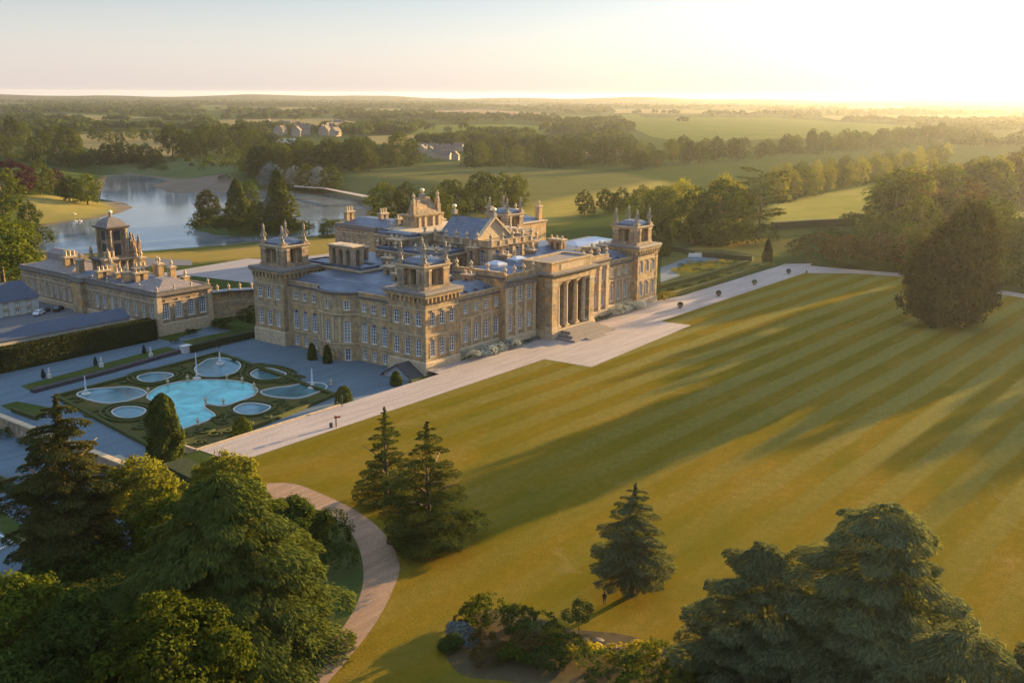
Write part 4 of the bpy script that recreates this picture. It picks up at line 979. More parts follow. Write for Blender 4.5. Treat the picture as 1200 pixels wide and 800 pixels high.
def column_crown(rng, H, R, n, ls, prof, asp=0.5, up=0.8):
    z = rng.uniform(0.02, 1, n); r = np.array([prof(q) for q in z])*R; a = rng.uniform(0, 2*math.pi, n)
    lump = 1 + .13*np.sin(a*3+z*9) + .1*np.sin(a*5-z*17)
    rr = r*lump*rng.uniform(.82, 1.04, n); D = np.stack([np.cos(a), np.sin(a), np.zeros(n)], 1)
    C = np.stack([rr*np.cos(a), rr*np.sin(a), z*H], 1)
    T = D*.5 + np.array([0, 0, up]) + rng.normal(size=(n, 3))*.3
    return leaf_quads(C, D + np.array([0, 0, .25]) + rng.normal(size=(n, 3))*.4, ls*rng.uniform(.6, 1.3, n), asp, T)
rg = np.random.default_rng
# prototypes of unit height
PROTO = {}
def proto(key, V, mat, trunk): PROTO[key] = (leaf_mesh('crown', V, mat), trunk)
TR = trunk_mesh(1.0, .022, 4, 1)
for i in range(4):
    r_ = rg(20+i); proto('broad%d' % i, lobe_crown(r_, rand_lobes(r_, 13, .37, .13, .87, .17), 300, 13, .062, .022), LEAF, TR)
for i in range(2):
    r_ = rg(40+i); proto('tall%d' % i, lobe_crown(r_, rand_lobes(r_, 12, .26, .11, .9, .13), 270, 12, .05, .019), LEAF, TR)
for i in range(2):
    r_ = rg(50+i); proto('bush%d' % i, lobe_crown(r_, [(*(r_.uniform(-.35, .35, 2)), r_.uniform(.25, .6), .38, .38, .36) for _ in range(7)], 190, 11, .1, .032, zmin=-.3), LEAF, None)
for i in range(2):
    r_ = rg(60+i); proto('fir%d' % i, tiered(r_, 1.0, .27, 13, 9, 40, .028, lambda t: (1-t)**.8*.95+.03, .05, .35), LEAF_C, TR)
r_ = rg(70); proto('cedar', tiered(r_, .97, .42, 8, 8, 70, .028, lambda t: .55+.45*math.sin(math.pi*min(1, t*1.1+.12)), .22, .22, .4, .015, z0=.3), LEAF_C, TR)
r_ = rg(71); proto('cypress', column_crown(r_, 1.0, .2, 2600, .026, lambda z: (1-z)**.55*min(1, .55+z*2)), LEAF_Y, None)
r_ = rg(72); proto('poplar', column_crown(r_, 1.0, .17, 2400, .024, lambda z: max(.05, math.sin(math.pi*min(1, z*.93+.07)))**.7), LEAF, TR)
r_ = rg(73); proto('yewcone', lobe_crown(r_, rand_lobes(r_, 20, .31, .10, .86, .13), 520, 15, .052, .017, zmin=-.95), LEAF_Y, None)
NAMES = {'broad': 'broadleaf_tree', 'tall': 'broadleaf_tree', 'bush': 'shrub', 'fir': 'conifer', 'cedar': 'cedar_tree', 'cypress': 'cypress_tree', 'poplar': 'columnar_tree', 'yewcone': 'yew_tree'}
def set_mat(o, mat):
    o.material_slots[0].link = 'OBJECT'; o.material_slots[0].material = mat
TREECOUNT = [0]
def tree(key, x, y, z, H, wscale, mat, label, cat='tree', group=None, rot=None, far=False):
    cme_, tme = PROTO[key]; nm = NAMES[key.rstrip('0123456789')]
    rot = (TREECOUNT[0]*2.399) % 6.28 if rot is None else rot; TREECOUNT[0] += 1
    sc = (H*wscale, H*wscale, H)
    if far or tme is None:
        o = link(nm, cme_, None, (x, y, z), rot, sc); tag(o, label, cat, group)
        if mat: set_mat(o, mat)
        return o
    t = thing(nm, label, cat, (x, y, z), rot, group); t.scale = sc
    c = link('crown', cme_, t)
    if mat: set_mat(c, mat)
    link('trunk', tme, t); return t
def tree_px(key, px, py, hpx, wscale, mat, label, group=None, cat='tree', far=False, z=None):
    if z is None: x, y, z = GH(px, py)
    else: x, y = G(px, py, z)
    H = height_at(x, y, z, py-hpx)
    return tree(key, x, y, z-.1, H, wscale, mat, label, cat, group, None, far)

# ------------------------------------------------------------------ mid-distance trees, listed by the foot of each tree: (x, y, height) in photo pixels
rnd = random.Random(7)
BK = ['broad0', 'broad1', 'broad2', 'broad3']; TK = ['tall0', 'tall1']
def grove(rows, keys, ws, mats, label, group, cat='tree', far=False, z=None):
    for i, (px, py, h) in enumerate(rows):
        tree_px(keys[i % len(keys)], px, py, h, ws*rnd.uniform(.88, 1.15), mats[i % len(mats)], label, group, cat, far, z)
# behind the palace
for px, py, h, k, wsc, mt, lab in [
    (452,262,52,'broad0',1.15,LEAF,'bushy green tree behind the palace, leftmost of the clump beyond its roofs'),
    (478,258,46,'broad2',1.0,LEAF_D,'dark rounded tree behind the palace between the leftmost tree and the pyramid attic'),
    (514,262,46,'broad1',1.0,LEAF,'rounded sunlit tree rising directly right of the pyramid attic'),
    (536,256,48,'tall0',1.25,LEAF,'narrower pointed tree beyond the blue gable roof'),
    (566,250,52,'broad3',1.15,LEAF_D,'tallest broad tree behind the gable roof'),
    (590,244,44,'broad1',1.05,LEAF,'yellow green tree behind the eastern roofs'),
    (606,242,40,'broad0',1.0,LEAF,'rightmost tree of the clump behind the palace roofs'),
    (553,240,26,'bush0',1.0,LEAF_D,'low dark bush among the trees behind the palace'),
    (525,238,30,'broad3',1.0,LEAF_D,'dark tree half hidden at the back of the clump behind the palace'),
    (685,252,30,'broad2',1.0,LEAF_D,'lone round parkland tree standing left of its two neighbours in the meadow'),
    (709,250,31,'broad0',1.0,LEAF_D,'middle tree of the three round meadow trees'),
    (728,250,32,'broad1',1.0,LEAF_D,'right tree of the three round meadow trees, touching the grove'),
    (752,262,46,'broad2',1.05,LEAF,'soft green tree at the left edge of the grove beside the far tower'),
    (775,272,58,'broad3',1.05,LEAF,'tall green tree in the grove behind the far tower'),
    (798,262,56,'broad0',1.0,LEAF_L,'pale sunlit tree at the back of the grove by the far tower'),
    (812,285,68,'broad1',1.2,LEAF_D,'large dark tree in the grove right of the far tower'),
    (842,287,78,'broad2',1.2,LEAF_D,'tallest dark broad tree in the grove right of the far tower'),
    (862,280,62,'broad3',1.0,LEAF,'warm edged tree at the right of the grove beside the cedar'),
    (848,262,62,'broad0',1.0,LEAF_L,'pale lime tree peeping above the back of the grove'),
    (756,296,40,'cypress',1.5,LEAF_C,'slim conical conifer beside the far tower'),
    (778,300,44,'cypress',1.2,LEAF_D,'slim green column in front of the grove'),
    (889,280,80,'cedar',1.05,LEAF_C,'flat topped cedar with tiered branches right of the grove'),
    (885,288,30,'bush1',1.3,LEAF_D,'dark bush at the foot of the tiered cedar'),
]: tree_px(k, px, py, h, wsc, mt, lab)
# lime avenue
rows = []
for i in range(15):
    t = i/14; rows.append((914+t*190, 237-t*44, 38-t*16))
for i in range(13):
    t = i/12; rows.append((905+t*205, 222-t*38, 30-t*12))
grove(rows, TK+['broad1'], 1.15, [LEAF_L, LEAF_L, LEAF], 'pale green lime tree of the double avenue beyond the golden field', 'trees of the lime avenue')
# dark belt between park and green field
rows = [(640+i*16.5+rnd.uniform(-5, 5), 196-max(0, i-8)*1.6+rnd.uniform(-4, 3), rnd.uniform(24, 36)-i*.35) for i in range(29)]
grove(rows, BK+['tall1'], 1.05, [LEAF_D, LEAF, LEAF_D, LEAF_D], 'dark tree of the long belt between the park meadow and green field', 'trees of the dark park belt')
rows = [(650+i*19+rnd.uniform(-6, 6), 186-max(0, i-6)*1.2+rnd.uniform(-4, 3), rnd.uniform(18, 28)-i*.3) for i in range(22)]
grove(rows, BK, 1.1, [LEAF_D, LEAF], 'tree in the back row of the belt before the green field', 'back row trees of the park belt', far=True)
# belt north of the lake
rows = [(424+i*15+rnd.uniform(-5, 5), 195+rnd.uniform(-4, 3), rnd.uniform(24, 42)) for i in range(5)] + [(550+i*14, 192+rnd.uniform(-3, 3), rnd.uniform(22, 40)) for i in range(7)]
grove(rows, BK+TK, 1.0, [LEAF, LEAF_D, LEAF_D], 'tree of the wood at the top edge of the olive meadow', 'trees above the olive meadow')
rows = [(330+i*10.5+rnd.uniform(-4, 4), 198+rnd.uniform(-4, 4), rnd.uniform(30, 44)) for i in range(11)]
grove(rows, BK+TK, 1.0, [LEAF, LEAF_D, LEAF_D], 'tall tree of the wood beyond the lake causeway', 'trees beyond the lake causeway')
rows = [(318+i*14, 222+rnd.uniform(-2, 2), rnd.uniform(28, 34)) for i in range(6)]
grove(rows, BK, 1.15, [LEAF_S, LEAF_D], 'grey green willow at the lake head beside the causeway', 'willows at the lake head')
rows = [(205+i*13+rnd.uniform(-3, 3), 186+rnd.uniform(-5, 4), rnd.uniform(26, 44)) for i in range(10)] + [(290+i*8, 206, rnd.uniform(36, 52)) for i in range(5)]
grove(rows, BK+TK, 1.0, [LEAF_D, LEAF, LEAF_D], 'tree of the wood on the far lake shore above the brown mud', 'trees on the far lake shore')
rows = [(124,192,26),(136,194,30),(147,192,28),(160,193,26),(172,194,28),(182,192,20),(70,194,28),(84,196,24),(98,196,22),(110,192,20)]
grove(rows, BK, 1.0, [LEAF_D, LEAF, LEAF_D], 'rounded tree in the row behind the far shore of the lake', 'row of trees behind the far shore')
rows = [(66,178,34),(78,182,38),(88,180,30),(50,186,36),(30,176,36),(14,178,44),(5,186,30),(40,190,28)]
grove(rows, BK+TK, 1.0, [LEAF, LEAF_D], 'tall tree in the wood at the far left beyond the copper beech', 'trees at the far left')
rows = [(110+i*15, 166+rnd.uniform(-3, 3), rnd.uniform(14, 22)) for i in range(14)]
grove(rows, BK, 1.2, [LEAF_D, LEAF], 'tree of the hedge belt above the pale meadow on the left', 'trees above the pale left meadow', far=True)
for px, py, h, k, wsc, mt, lab in [
    (14,228,44,'broad0',1.5,LEAF_P,'big dark purple copper beech at the left edge beyond the meadow'),
    (68,228,32,'broad2',1.0,LEAF_P,'small reddish copper beech right of the yellow green tree'),
    (48,228,42,'broad1',1.0,LEAF,'yellow green tree between the two copper beeches'),
    (33,226,26,'fir0',1.3,LEAF_C,'small dark conifer beside the yellow green tree'),
    (82,236,32,'broad3',1.1,LEAF_D,'grey green tree left of the spreading shore tree'),
    (103,240,38,'broad2',1.15,LEAF,'spreading warm green tree on the tip of the lakeside meadow'),
    (5,262,70,'broad1',1.0,LEAF,'tall sunlit tree at the left edge above the meadow'),
    (36,272,38,'broad0',1.0,LEAF_D,'dark tree at the water edge on the far left'),
    (28,300,46,'broad3',1.0,LEAF,'round green tree by the lake left of the clock tower'),
    (4,330,84,'broad2',1.15,LEAF,'large bright green tree at the left edge before the service court'),
    (36,296,34,'bush0',1.1,LEAF_D,'dark bush between the lake and the left trees'),
    (20,332,50,'bush1',1.1,LEAF_D,'low dark green tree at the corner of the service court'),
]: tree_px(k, px, py, h, wsc, mt, lab)
# island
for px, py, h, k, wsc, mt, lab in [
    (243,258,40,'yewcone',1.15,LEAF_Y,'dark cone shaped yew at the left end of the island'),
    (255,262,22,'bush0',1.6,LEAF_D,'low bush sloping from the island yew to the water'),
    (279,266,56,'cypress',1.5,LEAF_C,'dark tall conifer left of centre on the island'),
    (293,262,54,'tall0',1.1,LEAF_D,'tall dark tree near the centre of the island'),
    (303,270,36,'broad1',1.2,LEAF,'round light green tree at the front of the island'),
    (317,268,38,'broad2',1.0,LEAF_S,'silvery willow on the island'),
    (327,268,70,'cypress',1.2,LEAF_C,'tallest pointed conifer on the island'),
    (337,268,46,'tall1',1.2,LEAF,'sunlit yellow green tree right of the tallest island conifer'),
    (285,274,18,'bush1',1.6,LEAF_D,'rounded shrub on the near bank of the island left of middle'),
    (325,274,18,'bush0',1.6,LEAF_D,'rounded shrub on the near bank of the island, right of middle'),
    (352,272,14,'bush1',1.9,LEAF_D,'low hummock of bushes at the right tip of the island'),
    (392,276,22,'bush0',1.2,LEAF_C,'dark green bush at the water edge by the palace'),
    (384,278,22,'fir0',1.5,LEAF_C,'small dark conifer by the lake seen left of the roofs'),
    (263,212,8,'bush1',1.3,LEAF_D,'tiny bush on the brown mud flat across the lake'),
]: tree_px(k, px, py, h, wsc, mt, lab)
# big wood on the east, which throws the long shadows
for px, py, h, k, wsc, mt, lab in [
    (1100,381,132,'yewcone',.95,LEAF_Y,'huge dark rounded yew mass standing out on the striped lawn'),
    (1120,383,168,'yewcone',.72,LEAF_Y,'tallest pointed part of the dark trees on the lawn'),
    (1082,381,106,'yewcone',.9,LEAF_Y,'lower left shoulder of the dark trees on the lawn'),
    (1138,383,158,'yewcone',.62,LEAF_Y,'narrow right hand tree of the dark group on the lawn'),
    (1010,314,44,'bush0',1.6,LEAF_R,'wide russet bush at the wood edge by the footpath'),
    (962,308,36,'bush1',1.7,LEAF_R,'low spreading russet shrub at the left end of the wood'),
    (985,300,34,'bush0',1.5,LEAF_D,'dark shrub behind the russet bushes'),
    (1040,312,50,'bush1',1.4,LEAF_R,'tall russet shrub right of the wide bush'),
    (1058,318,60,'broad0',1.1,LEAF_D,'dark tree left of the yew group at the path'),
    (1025,300,52,'broad2',1.2,LEAF,'warm green tree rising behind the russet bushes'),
    (1045,286,84,'fir0',1.3,LEAF_C,'broad conifer on the left edge of the east wood'),
    (1062,280,78,'broad3',1.1,LEAF_R,'glowing russet tree in the middle of the east wood'),
    (1000,268,22,'bush0',1.2,LEAF_D,'dark round bush beside the golden field'),
    (1075,300,76,'broad1',1.1,LEAF,'warm green tree just behind the yew group'),
    (1162,318,62,'broad2',1.1,LEAF_D,'dark tree right behind the yew group'),
    (1186,324,48,'bush1',1.4,LEAF,'pale rounded shrub at the right edge near the path'),
    (1164,338,48,'bush0',1.2,LEAF,'sage green bush hugging the right side of the yew group'),
    (1205,334,66,'broad0',1.1,LEAF_D,'dark tree at the right edge of the picture by the path'),
    (1180,296,44,'broad3',1.2,LEAF_D,'rounded dark tree before the small gold field at right'),
    (1210,300,60,'broad1',1.1,LEAF,'tree at the right edge below the gold field'),
]: tree_px(k, px, py, h, wsc, mt, lab)
rows = [(1040+i*13+rnd.uniform(-3, 3), 262-i*2.0+rnd.uniform(-4, 3), 62+rnd.uniform(-8, 8)) for i in range(14)]
grove(rows, BK+TK, 1.05, [LEAF_L, LEAF, LEAF_L, LEAF_R], 'tall backlit tree in the glowing top row of the east wood', 'backlit top row of the east wood')
rows = [(1050+i*14+rnd.uniform(-4, 4), 282-i*1.0+rnd.uniform(-4, 3), 62+rnd.uniform(-10, 8)) for i in range(7)]
grove(rows, BK, 1.05, [LEAF_R, LEAF_D, LEAF], 'tree in the shaded middle of the east wood', 'middle trees of the east wood')
rows = [(1110+i*14+rnd.uniform(-4, 4), 240-i*3.0, 44+rnd.uniform(-8, 6)) for i in range(9)]
grove(rows, BK, 1.1, [LEAF, LEAF_L], 'sunlit tree behind the east wood towards the sunrise', 'sunlit trees behind the east wood', far=True)
# shade trees to the east just outside the picture (they belong to the same wood as in view)
for i, (x, y, H) in enumerate([(243,-66,25),(222,-74,23),(262,-88,27),(290,-102,29),(232,-98,27),(210,-112,24),(262,-118,30),(225,-135,26),(248,-150,29),(215,-160,24),(268,-175,30),(238,-190,27),(222,-212,25),(258,-225,29),(236,-250,27),(250,-285,28),(228,-320,26)]):
    tree(BK[i % 4], x, y, 0, H*1.2, 0.95, [LEAF_D, LEAF, LEAF_R][i % 3], 'tall tree of the wood edge running along the right of the lawn', 'tree', 'wood edge right of the lawn')
FIELDG = grass_mat('far_green_field', (0.085, 0.115, 0.026), (0.105, 0.13, 0.03), (0.13, 0.135, 0.036), .3, .1)
FIELDP = grass_mat('far_stubble_field', (0.20, 0.14, 0.095), (0.23, 0.16, 0.11), (0.26, 0.19, 0.13), .3, .1)
FIELDY = grass_mat('far_straw_field', (0.18, 0.155, 0.06), (0.21, 0.175, 0.075), (0.23, 0.19, 0.085), .3, .1)
FIELDS = [
    ([(725,143),(760,138),(900,138),(1000,144),(1110,150),(1180,152),(1015,160),(920,163),(800,167),(765,161)], FIELDG, 'large green field in the middle distance on the right'),
    ([(470,131),(560,128.5),(640,133),(650,138),(600,136),(520,134)], FIELDP, 'pinkish stubble field near the horizon'),
    ([(240,141),(390,139),(420,144),(420,152),(330,153),(250,150)], FIELDY, 'pale field beyond the village on the left'),
    ([(500,147),(600,146),(670,150),(640,158),(520,162),(480,158)], FIELDG, 'rounded green field in the centre distance'),
    ([(0,134),(90,134),(180,138),(120,141),(0,139)], FIELDY, 'thin pale field at the far left'),
    ([(720,128),(900,130),(900,134),(720,133)], FIELDY, 'thin straw field at the right horizon'),
    ([(960,136),(1200,134),(1200,141),(980,141)], FIELDY, 'long straw strip under the sunrise'),
    ([(300,127),(360,126),(400,129),(340,130)], FIELDY, 'small pale field left of centre near the horizon'),
    ([(430,160),(500,158),(560,164),(480,172),(430,168)], FIELDY, 'buff field behind the wood in the centre'),
    ([(85,158),(205,157),(208,184),(130,184),(95,172)], FIELDY, 'pale meadow beyond the lake on the left'),
    ([(280,166),(318,164),(330,176),(290,178)], FIELDG, 'small meadow among the woods left of the village')]
_r = random.Random(3)
for i in range(46):
    cx_, cy_ = _r.uniform(-20, 1220), 120.5 + 22*_r.random()**1.8; w_, h_ = _r.uniform(25, 75), (cy_-117.5)*_r.uniform(.10, .22)
    if any(pdist(np.array([cx_]), np.array([cy_]), f_[0])[0] < 6 for f_ in FIELDS): continue
    FIELDS.append(([(cx_-w_, cy_-h_*.6), (cx_+w_*.7, cy_-h_), (cx_+w_, cy_+h_*.4), (cx_-w_*.6, cy_+h_)], [FIELDG, FIELDY, FIELDG, FIELDP, FIELDY][i % 5], ['green field in the far patchwork', 'straw coloured field in the far patchwork', 'green field in the far patchwork', 'pinkish field in the far patchwork', 'straw coloured field in the far patchwork'][i % 5]))
# low wooded hills that close the view
hb = MB(); hr = random.Random(5); prev = None
for k in range(120):
    a_ = R_(-12 + 110*k/119); d_ = 9000 + 500*math.sin(k*.23); zc = 36 + 9*math.sin(k*.31) + 6*math.sin(k*.83+1) + hr.uniform(-1.5, 1.5)
    row = [(CAM[0]+(d_+q)*math.cos(a_), CAM[1]+(d_+q)*math.sin(a_), z_) for q, z_ in ((-1500, -1), (-500, zc*.6), (0, zc), (700, -1))]
    if prev:
        for q in range(3): hb.face([prev[q], row[q], row[q+1], prev[q+1]][::-1])
    prev = row
hills = hb.build('hills', grass_mat('wooded_hill', (0.03, 0.042, 0.016), (0.05, 0.06, 0.022), (0.10, 0.10, 0.04), .2, .02), None, True); tag(hills, 'low blue wooded hills along the horizon', kind='structure')
# far woods: one mass
def woods():
    r = rg(99); VV = []
    bands = [((-60, 1300), (118.4, 121), 1500, 0), ((-60, 1300), (120, 128), 2600, 0), ((-60, 1300), (126, 141), 1500, 0), ((-60, 560), (138, 160), 1000, 0), ((560, 1300), (138, 150), 260, 1), ((380, 740), (140, 176), 520, 0), ((1000, 1300), (144, 174), 420, 0)]
    fields = [f_[0] for f_ in FIELDS]
    for (xa, xb), (ya, yb), n, _ in bands:
        cx, cy = None, None
        for i in range(n):
            if cx is None or r.random() < .06: cx, cy, run_ = r.uniform(xa, xb), r.uniform(ya, yb), r.uniform(-.01, .01)
            cx += r.uniform(2, 7); cy = min(yb, max(ya, cy+r.normal()*(yb-ya)*.02))
            if cx > xb: cx = None; continue
            if any(pdist(np.array([cx]), np.array([cy]), f)[0] < .4 for f in fields) and r.random() < .985: continue
            x, y = G(cx, cy); dist = math.hypot(x-CAM[0], y-CAM[1])
            H = r.uniform(9, 18); W_ = r.uniform(.45, .8)*H + dist*.0006; m_ = 26 if dist > 3000 else 60
            D = unit(r.normal(size=(m_, 3))); D[:, 2] = np.abs(D[:, 2])
            C = np.array([x, y, H*.35]) + D*np.array([W_, W_, H*.6])*r.uniform(.7, 1.05, (m_, 1))
            VV.append(leaf_quads(C, D+r.normal(size=(m_, 3))*.4, W_*(.42 if m_ < 30 else .3)*r.uniform(.7, 1.3, m_), .8, None, r))
    return np.concatenate(VV)
wo = link('distant_woodland', leaf_mesh('distant_woodland', woods(), LEAF_D)); tag(wo, 'patchwork of far woods and hedgerow trees fading to the horizon', 'woodland', kind='stuff')
for px, mt, lab in FIELDS: sheet('field', GP(px), .35+.004*FIELDS.index((px, mt, lab)), mt, lab)

# ------------------------------------------------------------------ western water terraces
ZT = -1.8
terr = [(-76, -0.5), (-76, 80), (-70, 87), (8, 87), (8, 60), (2.9, 60), (2.9, 12), (1.9, 1), (1.9, -0.5)]
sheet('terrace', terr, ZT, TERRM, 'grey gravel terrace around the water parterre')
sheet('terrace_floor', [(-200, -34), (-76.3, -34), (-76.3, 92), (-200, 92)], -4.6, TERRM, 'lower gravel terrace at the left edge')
sheet('forecourt', GP([(150,333),(215,322),(290,331),(330,340),(480,330),(520,300),(420,292),(330,305),(290,303),(225,314),(150,327)]), .03, COURTM, 'pale gravel forecourt north of the palace')
sheet('forecourt_road', GP([(95,305),(165,302),(225,305),(225,311),(150,312),(95,316)]), .05, ASPHM, 'grey road by the forecourt')
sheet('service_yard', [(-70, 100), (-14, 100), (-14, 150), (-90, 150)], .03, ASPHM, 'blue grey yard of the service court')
GB = MB(); GB.face([(-66,-3.6,.02),(-3,-3.6,.02),(-3,-.4,ZT+.01),(-66,-.4,ZT+.01)], 0)
GB.face([(-78,-33,.02),(-78,-4,.02),(-82,-4,-4.55),(-82,-33,-4.55)], 0)
tag(GB.build('grass_verge', grass_mat('dry_verge', (0.12, 0.10, 0.035), (0.16, 0.12, 0.045), (0.20, 0.14, 0.055), 3)), 'dry grass verge sloping from walk to terrace', kind='structure')
t = thing('retaining_wall', 'stone retaining wall between upper and lower terrace at the left edge', 'wall', (-76, 30, ZT))
b = MB(); b.box(-76.8, -75.9, -4, 84, -5, ZT+.25, 0); b.box(-77, -75.7, -4, 84, ZT+.252, ZT+.5, 1); b.build('wall_face', [STONE_D, TRIM], t)
t = thing('parapet_wall', 'low stone edging wall between gravel walk and water parterre', 'wall', (-40, -3.8, 0))
b = MB(); b.box(-66.5, -31, -3.95, -3.55, -2.2, .32, 0); b.box(-66.6, -66.1, -3.6, 2, -2.2, .2, 0); b.build('wall_face', [TRIM], t)
def gz(px, py, z=ZT): return G(px, py, z)
PQ = GP([(66,466),(255,415),(392,464),(205,540)], ZT)
sheet('parterre_lawn', PQ, ZT+.012, grass_mat('parterre_turf', (0.060, 0.072, 0.018), (0.095, 0.085, 0.028), (0.12, 0.095, 0.04), 8, 3), 'dark turf of the water parterre')
def ribbon(pts, w_, z0, z1, closed=True):
    """hedge following a path"""
    P_ = [np.array(p[:2], float) for p in pts]; n = len(P_); L_, R2 = [], []
    for i in range(n):
        a = P_[(i-1) % n] if closed or i > 0 else P_[i]; c = P_[(i+1) % n] if closed or i < n-1 else P_[i]
        d = c-a; d = d/max(1e-6, np.linalg.norm(d)); nrm = np.array([-d[1], d[0]])
        L_.append(P_[i]+nrm*w_/2); R2.append(P_[i]-nrm*w_/2)
    b = MB()
    for i in range(n if closed else n-1):
        j = (i+1) % n; a, c, d_, e = L_[i], L_[j], R2[j], R2[i]
        b.face([(*e, z1), (*d_, z1), (*c, z1), (*a, z1)]); b.face([(*e, z0), (*d_, z0), (*d_, z1), (*e, z1)]); b.face([(*c, z0), (*a, z0), (*a, z1), (*c, z1)])
    if not closed:
        for i in (0, n-1): b.face([(*L_[i], z0), (*R2[i], z0), (*R2[i], z1), (*L_[i], z1)])
    return b
def offset(pts, f, add=0):
    c = np.mean(np.array(pts), 0); out = []
    for p in pts:
        d = np.array(p)-c; r = np.linalg.norm(d); out.append(tuple(c+d*(r*f+add)/r))
    return out
RIM = plain('pale_pool_rim', (0.50, 0.47, 0.42), 0.7, 0.3, 2.0)
pools = [
 ('main', [(172,466),(185,455),(205,449),(232,446),(262,446),(288,449),(301,456),(299,463),(280,471),(262,476),(243,474),(240,478),(252,487),(244,493),(226,499),(206,504),(203,490),(205,478),(190,474)], POOLM, 'large turquoise main pool of the water parterre', .24),
 ('lobed', [(90,463),(104,457),(128,455),(150,454),(168,458),(170,463),(150,470),(128,473),(108,470)], POOL2, 'long bluish pool at the far left of the parterre', .24),
 ('lobed', [(306,459),(322,455),(340,453),(360,449),(378,450),(383,455),(370,461),(350,467),(325,466),(310,463)], POOL2, 'long dark pool nearest the palace terrace with a fountain', .24),
 ('round', [(236,426),(246,421),(262,420),(276,423),(282,429),(276,437),(262,442),(246,443),(234,440),(228,433)], POOL2, 'round tiered pool at the back of the parterre', .24),
 ('oval', [(131,483),(140,478),(152,477),(164,478),(171,482),(164,488),(152,491),(138,489)], POOL2, 'small oval pool in the left foreground of the parterre', .24),
 ('oval', [(161,442),(172,438),(186,437),(199,438),(203,441),(192,446),(178,449),(166,447)], POOL2, 'small dark pool in the back left of the parterre', .24),
 ('oval', [(294,438),(303,433),(316,432),(330,436),(335,439),(325,444),(310,446),(298,443)], POOL2, 'small dark pool in the back right of the parterre', .24),
 ('oval', [(274,480),(284,474),(297,473),(311,475),(317,478),(308,484),(294,487),(280,485)], POOL2, 'small oval pool at the right front of the parterre', .3)]
POOLP = [spline(GP(q[1], ZT), 4) for q in pools]
def wet(x, y, skip=None): return min(float(pdist(np.array([x]), np.array([y]), pl)[0]) for i_, pl in enumerate(POOLP) if i_ != skip)
for pi_, (nm, px, mt, lab, rimw) in enumerate(pools):
    pts = spline(GP(px, ZT), 4)
    t = thing('ornamental_pool', lab, 'pool', (*np.mean(np.array(pts), 0), ZT))
    b = MB(); b.poly(pts if sum(pts[i][0]*pts[i-1][1]-pts[i-1][0]*pts[i][1] for i in range(len(pts))) < 0 else pts[::-1], ZT+.05); b.build('water', mt, t)
    ribbon(pts, rimw, ZT, ZT+.28).build('rim', RIM, t)
    for k, (f_, wd) in enumerate(((1.0, .7), (1.0, .55))):
        ad = 1.0+1.35*k
        if nm == 'main' and k == 1 or any(wet(*q_, pi_) < .6 for q_ in offset(pts, f_, ad)): continue
        h = ribbon(offset(pts, f_, ad), wd, ZT, ZT+.5).build('box_hedge', BOX); tag(h, 'low box hedge scroll hugging the ' + lab.split(' of the')[0].split(' in the')[0].split(' at the')[0].split(' nearest')[0] + (' closely' if k == 0 else ' as outer ring'), 'hedge', 'box scrolls of the parterre')
h = ribbon(PQ, 1.1, ZT, ZT+.7).build('box_hedge', BOX); tag(h, 'straight box hedge framing the whole water parterre', 'hedge')
# scrolls in the corners
def scroll(cx, cy, r, a0, turns=1.4):
    return [(cx+r*(1-.62*t)*math.cos(a0+t*turns*2*math.pi), cy+r*(1-.62*t)*math.sin(a0+t*turns*2*math.pi)) for t in np.linspace(0, 1, 26)]
for px, py, r in ((150,468,2.6),(205,432,2.6),(215,452,2.0),(300,430,2.8),(345,444,2.4),(330,447,2.0),(115,485,2.8),(180,495,2.6),(185,510,2.2),(262,488,2.4),(240,505,2.2),(325,473,2.2),(350,468,2.0),(85,470,2.2),(290,465,1.8),(222,436,2.0),(255,492,1.8),(170,500,2.2)):
    c = gz(px, py)
    if wet(*c) < r*.75: r = max(0, wet(*c)-.3)
    if r < .9: continue
    h = ribbon(scroll(*c, r, px), .45, ZT, ZT+.42, False).build('box_hedge', BOX); tag(h, 'small curled box scroll in the turf of the water parterre', 'hedge', 'curled box scrolls')
pr = random.Random(12); done = []
for _i in range(900):
    u_, v_ = pr.uniform(.04, .96), pr.uniform(.04, .96)
    q_ = [np.array(p_) for p_ in PQ]; c = (q_[0]*(1-u_)+q_[1]*u_)*(1-v_) + (q_[3]*(1-u_)+q_[2]*u_)*v_
    r = pr.uniform(.8, 1.7)
    if wet(*c) < r+1.9 or any(math.hypot(c[0]-a_, c[1]-b_) < r+r2+.3 for a_, b_, r2 in done) or len(done) > 90: continue
    done.append((c[0], c[1], r)); h = ribbon(scroll(c[0], c[1], r, pr.uniform(0, 6), pr.choice((1.2, -1.2, 1.6))), .34, ZT, ZT+.4, False).build('box_hedge', BOX); tag(h, 'small curled box scroll in the turf of the water parterre', 'hedge', 'curled box scrolls')
def jet(px, py, top, lab, w_=.35):
    x, y = gz(px, py); H = height_at(x, y, ZT, top)
    t = thing('fountain', lab, 'fountain', (x, y, ZT))
    b = MB(); b.lathe((x, y, ZT), [(1.0, 0), (1.0, .35), (.8, .4), (.3, .45), (.25, .8), (.4, .9)], 12); b.build('bowl', RIM, t)
    b = MB(); b.lathe((x, y, ZT+.8), [(w_*1.2, 0), (w_*.5, .5), (w_*.35, H*.6), (w_*.25, H*.85), (.04, H-.8)], 10); b.build('water_jet', JETM, t, True)
jet(231,444,413,'tallest thin fountain jet rising behind the main turquoise pool'); jet(258,427,414,'short fountain in the round tiered pool at the back',.55)
jet(101,462,441,'fountain jet in the long pool at the far left',.4); jet(366,455,432,'fountain in the long dark pool by the palace terrace',.5)
